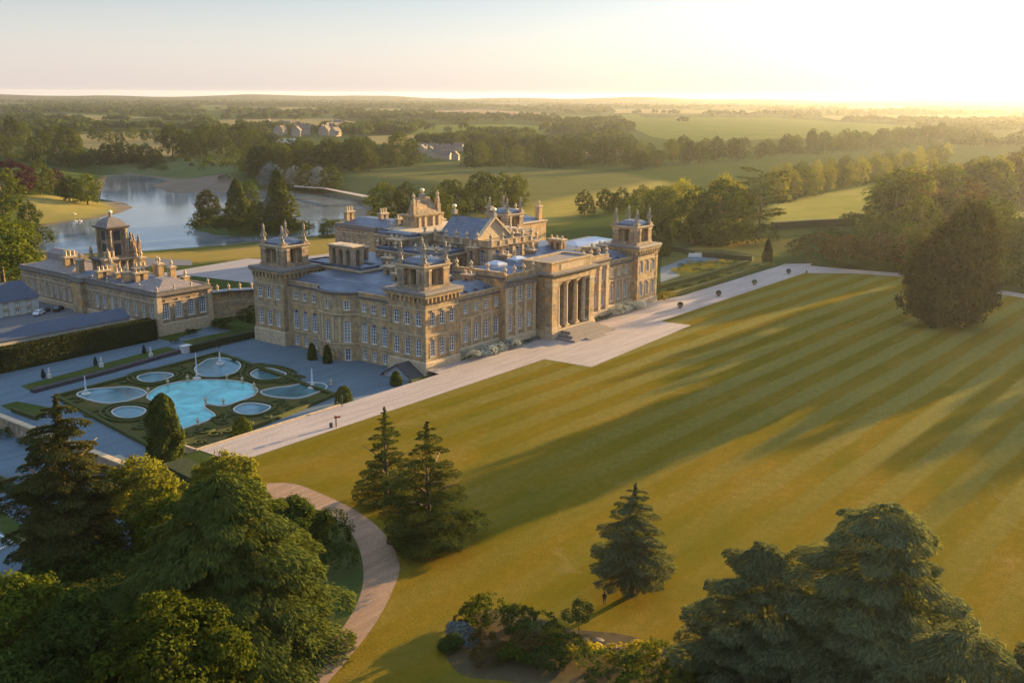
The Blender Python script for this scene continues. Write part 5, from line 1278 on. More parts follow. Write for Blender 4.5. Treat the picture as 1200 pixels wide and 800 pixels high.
for px, py in ((174,462),(197,452),(220,447),(266,446),(284,449),(298,456),(300,462),(262,475),(241,474),(232,499),(206,503),(388,452)):
    x, y = gz(px, py); o = link('stone_urn', URN, None, (x, y, ZT+.25), 0, (.7, .7, .7)); tag(o, 'small pale stone urn on the rim of a parterre pool', 'urn', 'urns around the pools'); 
def leafy_dome(name, x, y, z, rx, rz, lab, mat, cat='topiary', group=None, n=1500, ls=.22, ry=None):
    r_ = rg(int(abs(x*31+y*17)) % 9999); D = unit(r_.normal(size=(n, 3))); D[:, 2] = np.abs(D[:, 2])
    C = D*np.array([rx, ry or rx, rz])*r_.uniform(.9, 1.03, (n, 1))
    o = link(name, leaf_mesh(name, leaf_quads(C, D+r_.normal(size=(n, 3))*.35, ls*r_.uniform(.6, 1.3, n), .6, None, r_), mat), None, (x, y, z)); return tag(o, lab, cat, group)
for px, py, top, w_, lab in ((284,508,487,24,'clipped box dome beside the front right pool'), (403,471,451,22,'clipped box dome at the parterre corner by the gravel walk'), (464,447,434,14,'small clipped box ball beside the gabled porch')):
    x, y = G(px, py, -.9); leafy_dome('topiary_dome', x, y, -1.4, meters(w_/2, x, y), height_at(x, y, -1.2, top), lab, LEAF)
for px, py, top, lab in ((366,421,402,'left dark clipped dome against the west front'), (384,425,404,'right dark clipped dome against the west front')):
    x, y = gz(px, py); leafy_dome('topiary_dome', x, y, ZT, meters(5.5, x, y), height_at(x, y, ZT, top), lab, LEAF_D)
# upper walk: turf strips, cones, lavender, hedges
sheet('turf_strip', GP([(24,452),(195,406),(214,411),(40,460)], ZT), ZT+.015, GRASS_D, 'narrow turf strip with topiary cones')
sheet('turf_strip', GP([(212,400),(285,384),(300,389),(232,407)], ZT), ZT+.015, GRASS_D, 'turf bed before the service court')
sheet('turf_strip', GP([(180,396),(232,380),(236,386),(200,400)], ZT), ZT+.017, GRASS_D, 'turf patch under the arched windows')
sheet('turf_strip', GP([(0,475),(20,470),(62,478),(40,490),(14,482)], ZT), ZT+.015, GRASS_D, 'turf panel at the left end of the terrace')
h = ribbon(GP([(38,460),(130,436),(214,412)], ZT), 1.6, ZT, ZT+.8, False).build('lavender_hedge', LAVENDER); tag(h, 'long purple brown lavender border below the topiary cones', 'hedge')
h = ribbon(GP([(222,413),(262,403),(302,394)], ZT), 2.0, ZT, ZT+1.9, False).build('yew_hedge', YEW); tag(h, 'dark brown clipped hedge ending at the near west tower of the court side', 'hedge')
h = ribbon(GP([(16,482),(44,492)], ZT), .9, ZT, ZT+.8, False).build('box_hedge', BOX); tag(h, 'short box hedge around the turf panel by the retaining wall', 'hedge')
b = MB(); x0, y0 = gz(-40,447); x1, y1 = gz(185,398)
ang = math.atan2(y1-y0, x1-x0); cx_, cy_ = (x0+x1)/2, (y0+y1)/2; L = math.hypot(x1-x0, y1-y0)
b.obox((cx_-1.9*math.sin(ang), cy_+1.9*math.cos(ang)), ang, L, 3.8, ZT, ZT+5.6)
t = thing('tall_hedge', 'very long tall dark yew hedge screening the service yard', 'hedge', (cx_, cy_, ZT)); b.build('hedge_mass', YEW, t)
r_ = rg(5); n = 9000; u = r_.uniform(0, L, n); sd_ = r_.uniform(0, 1, n)
vv = np.where(sd_ < .55, 0, r_.uniform(0, 3.8, n)); zz = np.where(sd_ < .55, r_.uniform(0, 5.6, n), 5.6)
nn = np.stack([np.where(sd_ < .55, math.sin(ang), 0), np.where(sd_ < .55, -math.cos(ang), 0), np.where(sd_ < .55, .2, 1)], 1)
C = np.stack([x0+u*math.cos(ang)-vv*math.sin(ang), y0+u*math.sin(ang)+vv*math.cos(ang), zz], 1) - np.array([cx_, cy_, 0])
link('hedge_foliage', leaf_mesh('hedge_foliage', leaf_quads(C, nn+r_.normal(size=(n, 3))*.45, .3*r_.uniform(.5, 1.3, n), .6, None, r_), LEAF_Y), t)
for px, py, top, lab in ((51,443,432,'leftmost topiary cone on the turf strip'), (112,428,418,'middle topiary cone on the turf strip'), (169,414,404,'rightmost topiary cone on the turf strip')):
    x, y = gz(px, py); H = height_at(x, y, ZT, top); o = link('topiary_cone', PROTO['cypress'][0], None, (x, y, ZT), 0, (H*1.3, H*1.3, H)); tag(o, lab, 'topiary'); set_mat(o, LEAF_Y)
for px, py, lab in ((58,443,'pale stone figure pedestal right of the leftmost topiary cone'), (119,430,'pale stone pedestal right of the middle topiary cone'), (177,418,'pale stone pedestal right of the rightmost topiary cone')):
    x, y = gz(px, py); b = MB(); b.box(x-.4, x+.4, y-.4, y+.4, ZT, ZT+1.0); b.lathe((x, y, ZT+1.0), [(.3,0),(.2,.3),(.32,.7),(.18,1.1),(.22,1.35),(.05,1.6)], 8)
    tag(b.build('garden_statue', RIM, None, False, (x, y, ZT)), lab, 'statue')
for px, py, top, w_, lab in ((224,394,384,12,'round shrub on the turf bed before the arched windows'), (225,378,371,13,'shrub under the rightmost arched windows'), (197,387,379,12,'shrub at the left end of the arched windows'), (176,384,366,14,'bushy shrub at the end of the tall hedge'), (262,385,374,22,'dark spreading shrub by the service court corner'), (205,402,396,10,'small clipped bush by the walk')):
    x, y = gz(px, py); tree('bush0', x, y, ZT-.1, height_at(x, y, ZT, top)*1.1, meters(w_, x, y)/max(.5, height_at(x, y, ZT, top))*.8, LEAF_D, lab, 'shrub')
x, y = 10.5, 77.5; tree('bush1', x, y, ZT, 6.2, 1.25, LEAF_D, 'large dark bush against the urn topped screen wall', 'shrub')
t = thing('low_pier', 'pale stone block at the head of the dark clipped hedge', 'pier', (*gz(218,413), ZT)); x, y = gz(218,413); b = MB(); b.box(x-1.2, x+1.2, y-.8, y+.8, ZT, ZT+1.7); b.box(x-1.35, x+1.35, y-.95, y+.95, ZT+1.702, ZT+1.95); b.build('block', RIM, t)
# gabled porch at the foot of the near tower
t = thing('porch', 'small gabled stone porch with dark slate roof at the near tower', 'porch', (-2, 6, ZT))
b = MB(); b.box(-3.6, .75, 1.6, 10.4, ZT, ZT+.7, 0); b.face([(-3.6,1.6,ZT+.7),(-3.6,6,ZT+3.3),(-3.6,10.4,ZT+.7)], 0); b.build('gable_wall', [plain('grey_gable_stone', (0.30, 0.30, 0.30), .8, .25, 1.0)], t)
b = MB(); 
for s in (-1, 1):
    y_e, y_m = 6+s*5.3, 6
    b.face([(-4.1,y_e,ZT+.35),(.78,y_e,ZT+.35),(.78,y_m,ZT+3.55),(-4.1,y_m,ZT+3.55)]); b.face([(-4.1,y_e,ZT+.05),(-4.1,y_m,ZT+3.2),(-4.1,y_m,ZT+3.55),(-4.1,y_e,ZT+.35)]); b.face([(-4.1,y_e,ZT+.05),(.78,y_e,ZT+.05),(.78,y_e,ZT+.35),(-4.1,y_e,ZT+.35)])
b.build('slate_roof', plain('dark_slate', (0.06, 0.06, 0.062), .6, .3), t)
h = ribbon([(-6.5,-1.0),(-1.0,-1.2)], 1.0, -1.4, -.5, False).build('box_hedge', BOX); tag(h, 'short low hedge beside the gabled porch', 'hedge')
# lower terrace
for px, labs in (([(0,596),(58,640),(40,652),(0,622)], 'grass plat with a long pool on the lower terrace'), ([(0,556),(58,590),(45,600),(0,575)], 'dark border bed on the lower terrace')):
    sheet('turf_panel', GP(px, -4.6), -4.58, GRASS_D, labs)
t = thing('ornamental_pool', 'pale edged corner of a long pool on the lower terrace', 'pool', (*G(5,640,-4.6), -4.6))
pts = GP([(-40,640),(0,628),(15,637),(-20,655)], -4.6); b = MB(); b.poly(pts[::-1], -4.54); b.build('water', POOL2, t); ribbon(pts, .5, -4.6, -4.3).build('rim', RIM, t)
h = ribbon(GP([(-20,556),(30,585),(62,605)], -4.6), 1.6, -4.6, -3.8, False).build('box_hedge', YEW); tag(h, 'dark low hedge across the lower terrace behind the big pine', 'hedge')
b = ribbon(GP([(-20,562),(10,572),(24,582)], -4.6), .4, -4.6, -4.35, False).build('stone_kerb', RIM); tag(b, 'white stone kerb on the lower terrace at the left edge', 'kerb')
x, y = G(27, 641, -4.6); o = link('stone_urn', URN, None, (x, y, -4.6), 0, (1, 1, .8)); tag(o, 'stone urn planter at the corner of the lower terrace grass', 'urn')
for px, py, w_ in ((8,512,24),(30,520,16),(60,645,14),(12,690,20)):
    x, y = G(px, py, -4.6); tree('bush1', x, y, -4.7, 2.2, meters(w_, x, y)/2.2*.8, LEAF_D, 'dark low shrub on the lower terrace at the left edge', 'shrub', 'shrubs of the lower terrace')

# ------------------------------------------------------------------ service yard
t = thing('yard_building', 'long low lean-to with dark slate roof behind the tall hedge', 'building', (-42, 96, 0))
b = MB(); W = facade(b, (-80, 90.5), S_, 60, -1, 3.9, []); facade(b, (-80, 97.5), W_, 7, -1, 3.9, []); facade(b, (-20, 90.5), E_, 7, -1, 3.9, []); facade(b, (-20, 97.5), N_, 60, -1, 3.9, []); b.build('wall', [plain('cream_render', (0.42, 0.38, 0.30), .85, .25), TRIM, TRIM], t)
b = MB(); b.face([(-80.4,90.0,3.92),(-19.6,90.0,3.92),(-19.6,94,6.2),(-80.4,94,6.2)]); b.face([(-19.6,98,3.92),(-80.4,98,3.92),(-80.4,94,6.2),(-19.6,94,6.2)]); b.face([(-19.6,90,3.92),(-19.6,98,3.92),(-19.6,94,6.2)]); b.build('slate_roof', SLATE, t)
t = thing('stable_building', 'cream walled stable with steep blue slate roof at the left edge', 'building', (-38, 142, 0))
b = MB(); W = facade(b, (-62, 134.5), S_, 40, -1, 4.6, [(u, 1.2, .6, 1.3, False, 'casement_window') for u in np.arange(3, 38, 3.4)] + [(u, 1.2, 2.8, 1.2, False, 'casement_window') for u in np.arange(3, 38, 3.4)]); facade(b, (-62, 145), W_, 10.5, -1, 4.6, []); W += facade(b, (-22, 134.5), E_, 10.5, -1, 4.6, [(5.2, 2.2, 0, 2.6, False, 'casement_window')]); facade(b, (-22, 145), N_, 40, -1, 4.6, [])
o = b.build('wall', [plain('pale_lime_render', (0.44, 0.43, 0.37), .85, .2), TRIM, TRIM], t); put_wins(W, o)
b = MB(); b.face([(-62.5,133.9,4.55),(-21.5,133.9,4.55),(-24,139.7,9.2),(-62.5,139.7,9.2)]); b.face([(-21.5,145.6,4.55),(-62.5,145.6,4.55),(-62.5,139.7,9.2),(-24,139.7,9.2)]); b.face([(-21.5,133.9,4.55),(-21.5,145.6,4.55),(-24,139.7,9.2)]); b.build('slate_roof', SLATE, t)
CARW = plain('white_car_paint', (.6, .6, .6), .3, .03); CARD = plain('dark_car_paint', (.03, .035, .04), .3, .03); TYRE = plain('tyre_rubber', (.02, .02, .02), .9)
def car(x, y, rot, paint, lab):
    t = thing('parked_car', lab, 'car', (x, y, .04), rot)
    b = MB(); P_ = [(-2.1,.35),(-2.15,.8),(-1.9,1.0),(-1.5,1.05),(-.9,1.5),(.6,1.52),(1.3,1.05),(2.0,.9),(2.15,.6),(2.1,.35)]
    for i in range(len(P_)):
        a, c = P_[i], P_[(i+1) % len(P_)]; wa, wc = (.62 if a[1] > 1.3 else .85), (.62 if c[1] > 1.3 else .85)
        b.face([(a[0],-wa,a[1]),(a[0],wa,a[1]),(c[0],wc,c[1]),(c[0],-wc,c[1])])
    for s in (-1, 1): b.face([(p[0], s*(.62 if p[1] > 1.3 else .85), p[1]) for p in P_][::s])
    me = b.build('body', paint); me.parent = t
    g = MB()
    for s in (-1, 1): g.face([(-1.35, s*.83, 1.1), (1.05, s*.83, 1.1), (.5, s*.67, 1.45), (-.85, s*.67, 1.45)][::s])
    g.face([(-1.52,-.7,1.1),(-1.52,.7,1.1),(-.96,.58,1.47),(-.96,-.58,1.47)]); g.face([(1.3,-.7,1.1),(1.3,.7,1.1),(.68,.58,1.48),(.68,-.58,1.48)])
    me = g.build('windows', GLASS); me.parent = t
    for sx in (-1.35, 1.35):
        for sy in (-.78, .78):
            q = MB(); q.tube([(sx, sy-.1, .33), (sx, sy+.1, .33)], [.33, .33], 12); me = q.build('wheel', TYRE); me.parent = t
x, y = G(52, 366); car(x, y, .6, CARD, 'dark car parked in the service yard against the court wall')
x, y = G(70, 363); car(x-1, y-1, .6, CARD, 'second dark car parked nearest the projecting pier of the court')
x, y = G(46, 369); car(x, y, .6, CARW, 'pale car parked in the service yard left of the dark cars')

# ------------------------------------------------------------------ borders, east garden and small things by the walk
def bush_row(p, q, n, w_, h, mat, lab, group, key='bush0'):
    for i in range(n):
        t_ = (i+.5)/n; x, y = p[0]+(q[0]-p[0])*t_+rnd.uniform(-.3, .3), p[1]+(q[1]-p[1])*t_+rnd.uniform(-.3, .3)
        tree(['bush0', 'bush1'][i % 2], x, y, 0, h*rnd.uniform(.8, 1.2), w_/h, mat[i % len(mat)] if isinstance(mat, list) else mat, lab, 'shrub', group)
bush_row((14.5, -.6), (32, -1.2), 9, 3.0, 2.5, [LEAF_W, LEAF_S, LEAF_W], 'white flowering bush below the south range right of the near tower', 'white bushes by the near tower')
bush_row((80, -.4), (98, -1.2), 9, 3.0, 2.5, [LEAF_W, LEAF_W, LEAF_S], 'white flowering bush below the south range beside the far tower', 'white bushes by the far tower')
bush_row((32.5, -.9), (44, -.9), 8, 1.5, 1.1, [LEAF_S, LEAF_D], 'low grey green plant in the bed left of the portico steps', 'grey plants left of the portico')
bush_row((67, -.9), (79, -.9), 8, 1.5, 1.1, [LEAF_D, LEAF_S], 'low dark plant in the bed right of the portico', 'dark plants right of the portico')
EG = GP([(775,345),(800,337),(900,311),(880,303),(785,297)])
sheet('garden_bed', GP([(774,349),(910,310),(890,300),(845,292),(776,293)]), .02, GRASS, 'turf of the sheltered east garden')
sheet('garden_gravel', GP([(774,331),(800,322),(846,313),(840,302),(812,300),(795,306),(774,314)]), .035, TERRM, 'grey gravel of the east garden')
sheet('garden_bed', GP([(786,317),(806,308),(850,306),(872,308),(840,319),(800,324)]), .05, grass_mat('golden_planting', (0.11, 0.11, 0.02), (0.16, 0.15, 0.03), (0.10, 0.09, 0.03), 6, 2), 'golden patterned planting of the east garden')
for px, w_, h_, mt, lab in (([(774,350),(830,335),(902,311)], 1.8, 1.3, GOLDHEDGE, 'outer golden hedge of the east garden along the gravel walk'), ([(774,338),(820,326),(876,309)], 1.6, 1.3, GOLDHEDGE, 'inner golden hedge of the east garden'), ([(774,293),(800,296),(812,300)], 1.6, 2.0, YEW, 'short dark hedge left of the garden steps'), ([(823,301),(850,303),(882,306)], 1.6, 2.0, YEW, 'long dark hedge at the back of the east garden'), ([(905,269),(950,266),(1000,264)], 3.0, 3.6, YEW, 'dark hedge along the near edge of the golden field')):
    h = ribbon(GP(px), w_, 0, h_, False).build('clipped_hedge', mt); tag(h, lab, 'hedge')
for i in range(16):
    t_ = i/15; x, y = np.array(G(776,347))*(1-t_)+np.array(G(898,311))*t_; tree('bush%d' % (i % 2), x, y-.6, 0, 1.9*rnd.uniform(.7, 1.2), 1.6, [LEAF_G, LEAF][i % 2], 'golden shrub in the border between east garden and walk', 'shrub', 'golden shrubs by the walk')
x, y = G(781, 352); tree('bush0', x, y, 0, 3.2, 1.3, LEAF_G, 'largest golden shrub at the foot of the far tower', 'shrub')
for i in range(30):
    u_, v_ = (i % 10)/9, (i//10)/2; a_ = np.array(G(790,317))*(1-u_)+np.array(G(848,319.5))*u_; c_ = np.array(G(806,308))*(1-u_)+np.array(G(868,308.5))*u_
    x, y = a_*(1-v_)+c_*v_; tree('bush%d' % (i % 2), x+rnd.uniform(-.5, .5), y+rnd.uniform(-.5, .5), 0, 1.4*rnd.uniform(.7, 1.2), 1.5, [LEAF_G, LEAF, LEAF_G][i % 3], 'rounded golden plant in the patterned bed of the east garden', 'shrub', 'golden plants of the east garden bed')
t = thing('garden_steps', 'short flight of pale stone steps at the back of the east garden', 'steps', (*G(818,301), 0)); x, y = G(818,301)
b = MB()
for k in range(4): b.obox((x+k*.55, y+k*.4), .6, 1.2, 8-k*.4, 0, .3+.3*k)
b.build('treads', RIM, t)
x, y = G(899,308); tree('cypress', x, y, 0, height_at(x, y, 0, 280), 1.25, LEAF_Y, 'single dark conical yew at the end of the gravel walk', 'tree')
for i, (px, py, lab) in enumerate(((797,361,'stone tub planter on the lawn edge nearest the portico apron'), (842,347,'stone tub planter on the lawn edge, second along the walk'), (884,334,'stone tub planter on the lawn edge, third along the walk'), (924,321,'stone tub planter at the far end of the lawn edge'))):
    x, y = G(px, py); t = thing('planter', lab, 'planter', (x, y, .04))
    b = MB(); b.lathe((x, y, .04), [(.55,0),(.6,.15),(.4,.3),(.95,.9),(1.05,1.15),(.9,1.2),(.85,1.05)], 14); b.build('tub', TRIM_D, t)
    o = leafy_dome('foliage', x, y, 1.05, .85, .8, None, LEAF_D, None, None, 160, .22); o.parent = t; o.location = (0, 0, 1.05)
x, y = G(394, 500); t = thing('signpost', 'small red brown fingerpost on the grass edge of the gravel walk', 'sign', (x, y, .04))
b = MB(); b.box(x-.09, x+.09, y-.09, y+.09, 0, 2.3); b.build('post', plain('brown_post', (.12, .05, .03), .7), t)
b = MB(); b.obox((x+.35, y), -.6, 1.3, .08, 1.75, 2.1); b.obox((x-.3, y), .8, 1.1, .08, 2.13, 2.45); b.build('sign_board', plain('red_brown_board', (.28, .06, .04), .6), t)
x, y = G(388, 501); t = thing('litter_bin', 'small grey bin beside the fingerpost', 'bin', (x, y, .04)); b = MB(); b.lathe((x, y, .04), [(.3,0),(.34,.8),(.38,.82),(.36,.9),(.25,1.0)], 10); b.build('bin_body', plain('grey_bin', (.08, .08, .085), .6), t)
x, y = G(401, 477); t = thing('lamp_post', 'thin dark post on the terrace edge behind the box dome', 'post', (x, y, ZT)); b = MB(); b.tube([(x, y, ZT), (x, y, ZT+3.6)], [.09, .07], 8); b.lathe((x, y, ZT+3.6), [(.1,0),(.2,.1),(.22,.5),(.05,.65)], 8); b.build('pole', plain('dark_iron', (.03, .03, .03), .5), t)
# swans
SW = plain('white_plumage', (.8, .8, .78), .7, .05)
def swan(px, py, lab):
    x, y, z = GH(px, py); z = max(z, ZL); b = MB()
    b.lathe((x, y, z), [(.25,-.05),(.55,.1),(.6,.3),(.4,.55),(.1,.65)], 10)
    b.tube([(x-.45,y,z+.35),(x-.75,y,z+.7),(x-.6,y,z+1.05),(x-.75,y,z+1.25),(x-1.0,y,z+1.15)], [.14,.1,.09,.12,.04], 6); b.tube([(x+.4,y,z+.35),(x+.9,y,z+.5)], [.25,.03], 6)
    tag(b.build('swan', SW, None, True, (x, y, z)), lab, 'swan')
swan(89.5, 260.5, 'left swan of the pair on the water below the lakeside meadow'); swan(95, 260.5, 'right swan of the pair on the water below the lakeside meadow'); swan(88, 251.5, 'single white swan resting on the lakeside meadow'); swan(91, 228.5, 'white bird near the spreading shore tree')
# village beyond the park
def house_mesh():
    b = MB(); b.box(-5, 5, -3.5, 3.5, 0, 5.2, 0); b.face([(-5,-3.5,5.2),(-5,3.5,5.2),(-5,0,8.6)][::-1], 0); b.face([(5,-3.5,5.2),(5,3.5,5.2),(5,0,8.6)], 0)
    for x in (-3, 0, 3): b.box(x-.6, x+.6, -3.56, -3.51, 1, 2.3, 1); b.box(x-.6, x+.6, -3.56, -3.51, 3.4, 4.6, 1)
    w_ = b.build('wall', [plain('village_wall', (0.30, 0.25, 0.19), .85, .3), GLASS]); r = MB(); r.face([(-5.4,-4,4.9),(5.4,-4,4.9),(5.4,0,8.9),(-5.4,0,8.9)]); r.face([(5.4,4,4.9),(-5.4,4,4.9),(-5.4,0,8.9),(5.4,0,8.9)]); r.box(3, 4, -.5, .5, 8.2, 10); q = r.build('roof', plain('village_roof', (0.13, 0.105, 0.09), .9, .3))
    a, c = w_.data, q.data; bpy.data.objects.remove(w_); bpy.data.objects.remove(q); return a, c
HW, HR = house_mesh()
def house(px, py, s, rot, lab, group):
    x, y = G(px, py); t = thing('house', lab, 'house', (x, y, 0), rot, group); t.scale = (s, s, s); link('wall', HW, t); link('roof', HR, t)
for i in range(26): house(rnd.uniform(312, 404), rnd.uniform(150, 160), rnd.uniform(1.4, 2.0), rnd.uniform(0, 3), 'house of the village on the rise beyond the lake woods', 'village houses beyond the lake')
for i in range(14): house(rnd.uniform(494, 540), rnd.uniform(176, 188), rnd.uniform(.9, 1.2), rnd.uniform(0, 3), 'stone house of the terrace between the meadow woods', 'houses between the meadow woods')
for i in range(8): house(rnd.uniform(655, 730), rnd.uniform(178, 190), rnd.uniform(.8, 1.1), rnd.uniform(0, 3), 'house half hidden in the dark park belt', 'houses in the park belt')
x, y = G(336, 168); t = thing('flat_roofed_building', 'long pale flat roofed building below the village', 'building', (x, y, 0)); b = MB(); b.obox((x, y), -.7, 26, 10, 0, 5); b.build('wall', plain('white_cladding', (.62, .62, .62), .6), t)
b = MB(); b.obox((x, y), -.7, 27, 11, 5.01, 5.6); b.build('roof', plain('grey_flat_roof', (.35, .36, .38), .6), t)
sheet('causeway_path', [GH(*p)[:2] for p in ((345,223),(380,226),(432,236),(432,239),(380,229),(345,226))], -5.5, PATHM, 'pale path along the lake causeway')

# ------------------------------------------------------------------ foreground trees
def big_tree(name, x, y, z, V, mat, trunk, lab, cat='tree'):
    t = thing(name, lab, cat, (x, y, z)); link('crown', leaf_mesh('crown', V, mat), t)
    if trunk: link('trunk', trunk, t)
    return t
dome = lambda t: math.sqrt(max(.02, 1-(t*.97)**2.2))
cone = lambda t: (1-t)**.75*.96+.04
def cedar_px(px, py, top, wpx, mat, lab, seed, prof=dome, levels=13, nb=11, nlf=520, ls=.42, droop=.42, rise=.10, wid=.30, z=0.0, name='cedar_tree', asp=.26, z0=.05, jit=.15):
    x, y = G(px, py, z); H = height_at(x, y, z, top); Rr = meters(wpx/2, x, y, z)
    r_ = rg(seed); V = tiered(r_, H, Rr, levels, nb, nlf, ls, prof, rise, droop, wid, .016, asp, z0, .25, jit, name != 'cedar_tree')
    return big_tree(name, x, y, z, V, mat, trunk_mesh(H*.9, H*.024, 9, seed, .28, .12), lab)
# left foreground
cedar_px(274, 762, 558, 262, LEAF_C, 'huge spreading green cedar with drooping boughs beside the curving drive', 101, lambda t: (1-t**2.0)**.62*.9+.10, 17, 14, 1150, .34, .27, .06, .30, jit=.2)
def decid(px, py, top, wpx, mat, lab, seed, nl=16, ncl=420, nlf=24, ls=.34, z=0.0, name='broadleaf_tree', cl=1.15, z0=.16):
    x, y = G(px, py, z); H = height_at(x, y, z, top); Rr = meters(wpx/2, x, y, z); r_ = rg(seed)
    L = rand_lobes(r_, nl, Rr*.98, H*z0, H*.88, min(Rr*.46, H*.2))
    V = lobe_crown(r_, L, int(ncl*1.25), int(nlf*1.6), cl*.9, ls*.72, inner=.2)
    return big_tree(name, x, y, z, V, mat, trunk_mesh(H*.85, H*.02, 6, seed, .3, .2), lab)
cedar_px(86, 672, 464, 150, LEAF_N, 'tall dense pine with russet tinged boughs at the left beside the parterre', 102, lambda t: (.78+.22*math.sin(math.pi*min(1, t*1.3)))*(1-t**2.6)**.62*.95+.05, 17, 10, 900, .26, .30, .12, .38, z=-2, name='pine_tree', asp=.4, z0=.04, jit=.25)
decid(172, 640, 530, 96, LEAF_L, 'bright green leafy tree between the open pine and the spreading cedar', 111, 14, 380, 24, .32)
decid(268, 604, 528, 84, LEAF_L, 'yellow green sunlit tree at the end of the gravel walk', 112, 13, 340, 24, .32)
decid(206, 668, 580, 80, LEAF, 'mid green tree tucked behind the spreading cedar on its left', 113, 12, 300, 22, .32)
decid(350, 640, 580, 66, LEAF_D, 'dark green tree behind the spreading cedar next to the drive', 114, 13, 320, 22, .32)
decid(30, 810, 672, 150, LEAF, 'rounded green tree in the bottom left corner of the picture', 115, 16, 520, 26, .33)
decid(205, 856, 690, 190, LEAF, 'sunlit clumpy tree at the bottom left in front of the spreading cedar', 116, 18, 640, 26, .33)
decid(105, 840, 690, 130, LEAF_D, 'dark leafy tree between the two bottom left trees', 117, 15, 460, 24, .33)
decid(5, 900, 770, 150, LEAF_D, 'treetop at the very bottom left corner', 118, 14, 400, 24, .33)
x, y = G(195, 545, -1); H = height_at(x, y, -1, 462); Rr = meters(19, x, y); r_ = rg(121)
big_tree('cypress_tree', x, y, -1, column_crown(r_, H, Rr, 9000, .30, lambda q: max(.15, (1-q**4.5)**.65)*min(1, .8+q*1.2)), LEAF_C, trunk_mesh(H*.8, .25, 0, 3), 'dense dark columnar cypress at the parterre corner')
h = ribbon([G(205,556), G(262,585)], 4.5, -.2, 2.6, False).build('yew_hedge', YEW); tag(h, 'dark clipped yew block between the columnar cypress and the lawn', 'hedge')
h = ribbon([G(160,590), G(215,612)], 4, -.2, 2.6, False).build('yew_hedge', YEW); tag(h, 'dark yew block behind the bright green leafy tree', 'hedge')
for px, py, tp, w_, lab in ((90,690,645,120,'dark undergrowth below the open pine'), (400,668,630,40,'dark green shrub in the grass inside the drive bend'), (385,640,596,54,'dark shrub between the spreading cedar and the drive'), (150,690,650,80,'dark shrub in the shade left of the spreading cedar')):
    x, y = G(px, py); H = height_at(x, y, 0, tp); tree('bush1', x, y, -.2, H*1.05, meters(w_, x, y)/H*.75, LEAF_D, lab, 'shrub')
# middle conifers
cedar_px(453, 590, 476, 76, LEAF_C, 'left conifer of the pair on the lawn, pointed and slightly farther away', 131, lambda t: (1-t)**.7*.95+.05, 15, 8, 430, .22, .18, .10, .36, name='conifer', jit=.3)
cedar_px(502, 642, 493, 112, LEAF_C, 'right larger conifer of the pair on the lawn beside the drive', 132, lambda t: (1-t**1.3)**.75*.95+.05, 16, 9, 560, .22, .18, .12, .36, name='conifer', jit=.3)
x, y = G(548, 628); tree('bush0', x, y, 0, 4.5, 1.0, LEAF_C, 'low spreading growth at the right foot of the paired conifers', 'shrub')
cedar_px(740, 697, 566, 108, LEAF_B, 'single grey green conical cedar standing alone on the lawn', 133, lambda t: (1-t**1.35)**.72*.94*min(1, .72+t*1.6)+.06, 14, 11, 600, .22, .26, .10, .32, name='conifer', z0=.17)
# right foreground cedars
cedar_px(885, 812, 640, 190, LEAF_B, 'left blue green cedar of the bottom right group', 141, lambda t: (1-t**1.7)**.7*.85+.15, 14, 11, 1150, .28, .24, .14, .34, jit=.22)
cedar_px(1018, 838, 594, 232, LEAF_B, 'tallest rounded blue green cedar of the bottom right group', 142, lambda t: (1-t**2.6)**.6*.85+.15, 16, 13, 1300, .28, .26, .10, .32, jit=.2)
cedar_px(1108, 930, 742, 250, LEAF_B, 'cedar top at the bottom edge right of the tallest cedar', 143, dome, 12, 11, 1000, .27, .28, .10, .32)
cedar_px(1222, 925, 750, 210, LEAF_B, 'cedar top cut off by the bottom right corner', 144, dome, 11, 10, 900, .27, .28, .10, .32)
# small tree, rockery and person
x, y = G(678, 748); H = height_at(x, y, 0, 704); r_ = rg(151)
big_tree('sapling', x, y, 0, lobe_crown(r_, [(r_.uniform(-.9, .9), r_.uniform(-.9, .9), H*r_.uniform(.5, .85), .8, .8, .7) for _ in range(7)], 60, 16, .5, .17), LEAF_C, trunk_mesh(H*.8, .06, 4, 8, .2), 'thin young tree standing alone by the rockery')
SHR = [(575,738,697,60,LEAF,'tall round shrub at the back of the rockery'), (556,730,712,38,LEAF_D,'dark shrub left of the tallest rockery shrub'), (600,742,714,40,LEAF_D,'dark green shrub right of the tallest rockery shrub'), (628,752,722,52,LEAF_D,'dark mounded shrub near the middle of the rockery'), (537,742,730,26,LEAF_S,'small blue grey plant at the left end of the rockery'), (548,752,738,30,LEAF_S,'silver grey plant low on the left of the rockery'),
 (570,772,748,46,LEAF_R,'russet shrub at the front left of the rockery'), (600,774,754,34,LEAF,'green shrub at the front of the rockery'), (645,760,738,30,LEAF_G,'small golden shrub in the middle of the rockery'), (662,770,744,56,LEAF_D,'dark shrub at the front middle of the rockery'), (690,776,752,46,LEAF_G,'yellow edged shrub right of the rockery middle'), (735,776,752,54,LEAF_G,'brightest golden shrub on the right of the rockery'),
 (762,792,750,60,LEAF,'loose green bush on the right of the rockery'), (720,800,770,60,LEAF_D,'dark bush at the bottom edge of the rockery'), (790,806,776,50,LEAF_L,'pale green bush at the right end of the rockery'), (618,768,744,36,LEAF_R,'brown leaved shrub at the heart of the rockery'), (640,784,764,40,LEAF_D,'low dark shrub along the front stones of the rockery'), (745,812,784,50,LEAF,'bush at the bottom right of the rockery'), (530,762,748,26,LEAF_D,'dark low plant at the left tip of the rockery')]
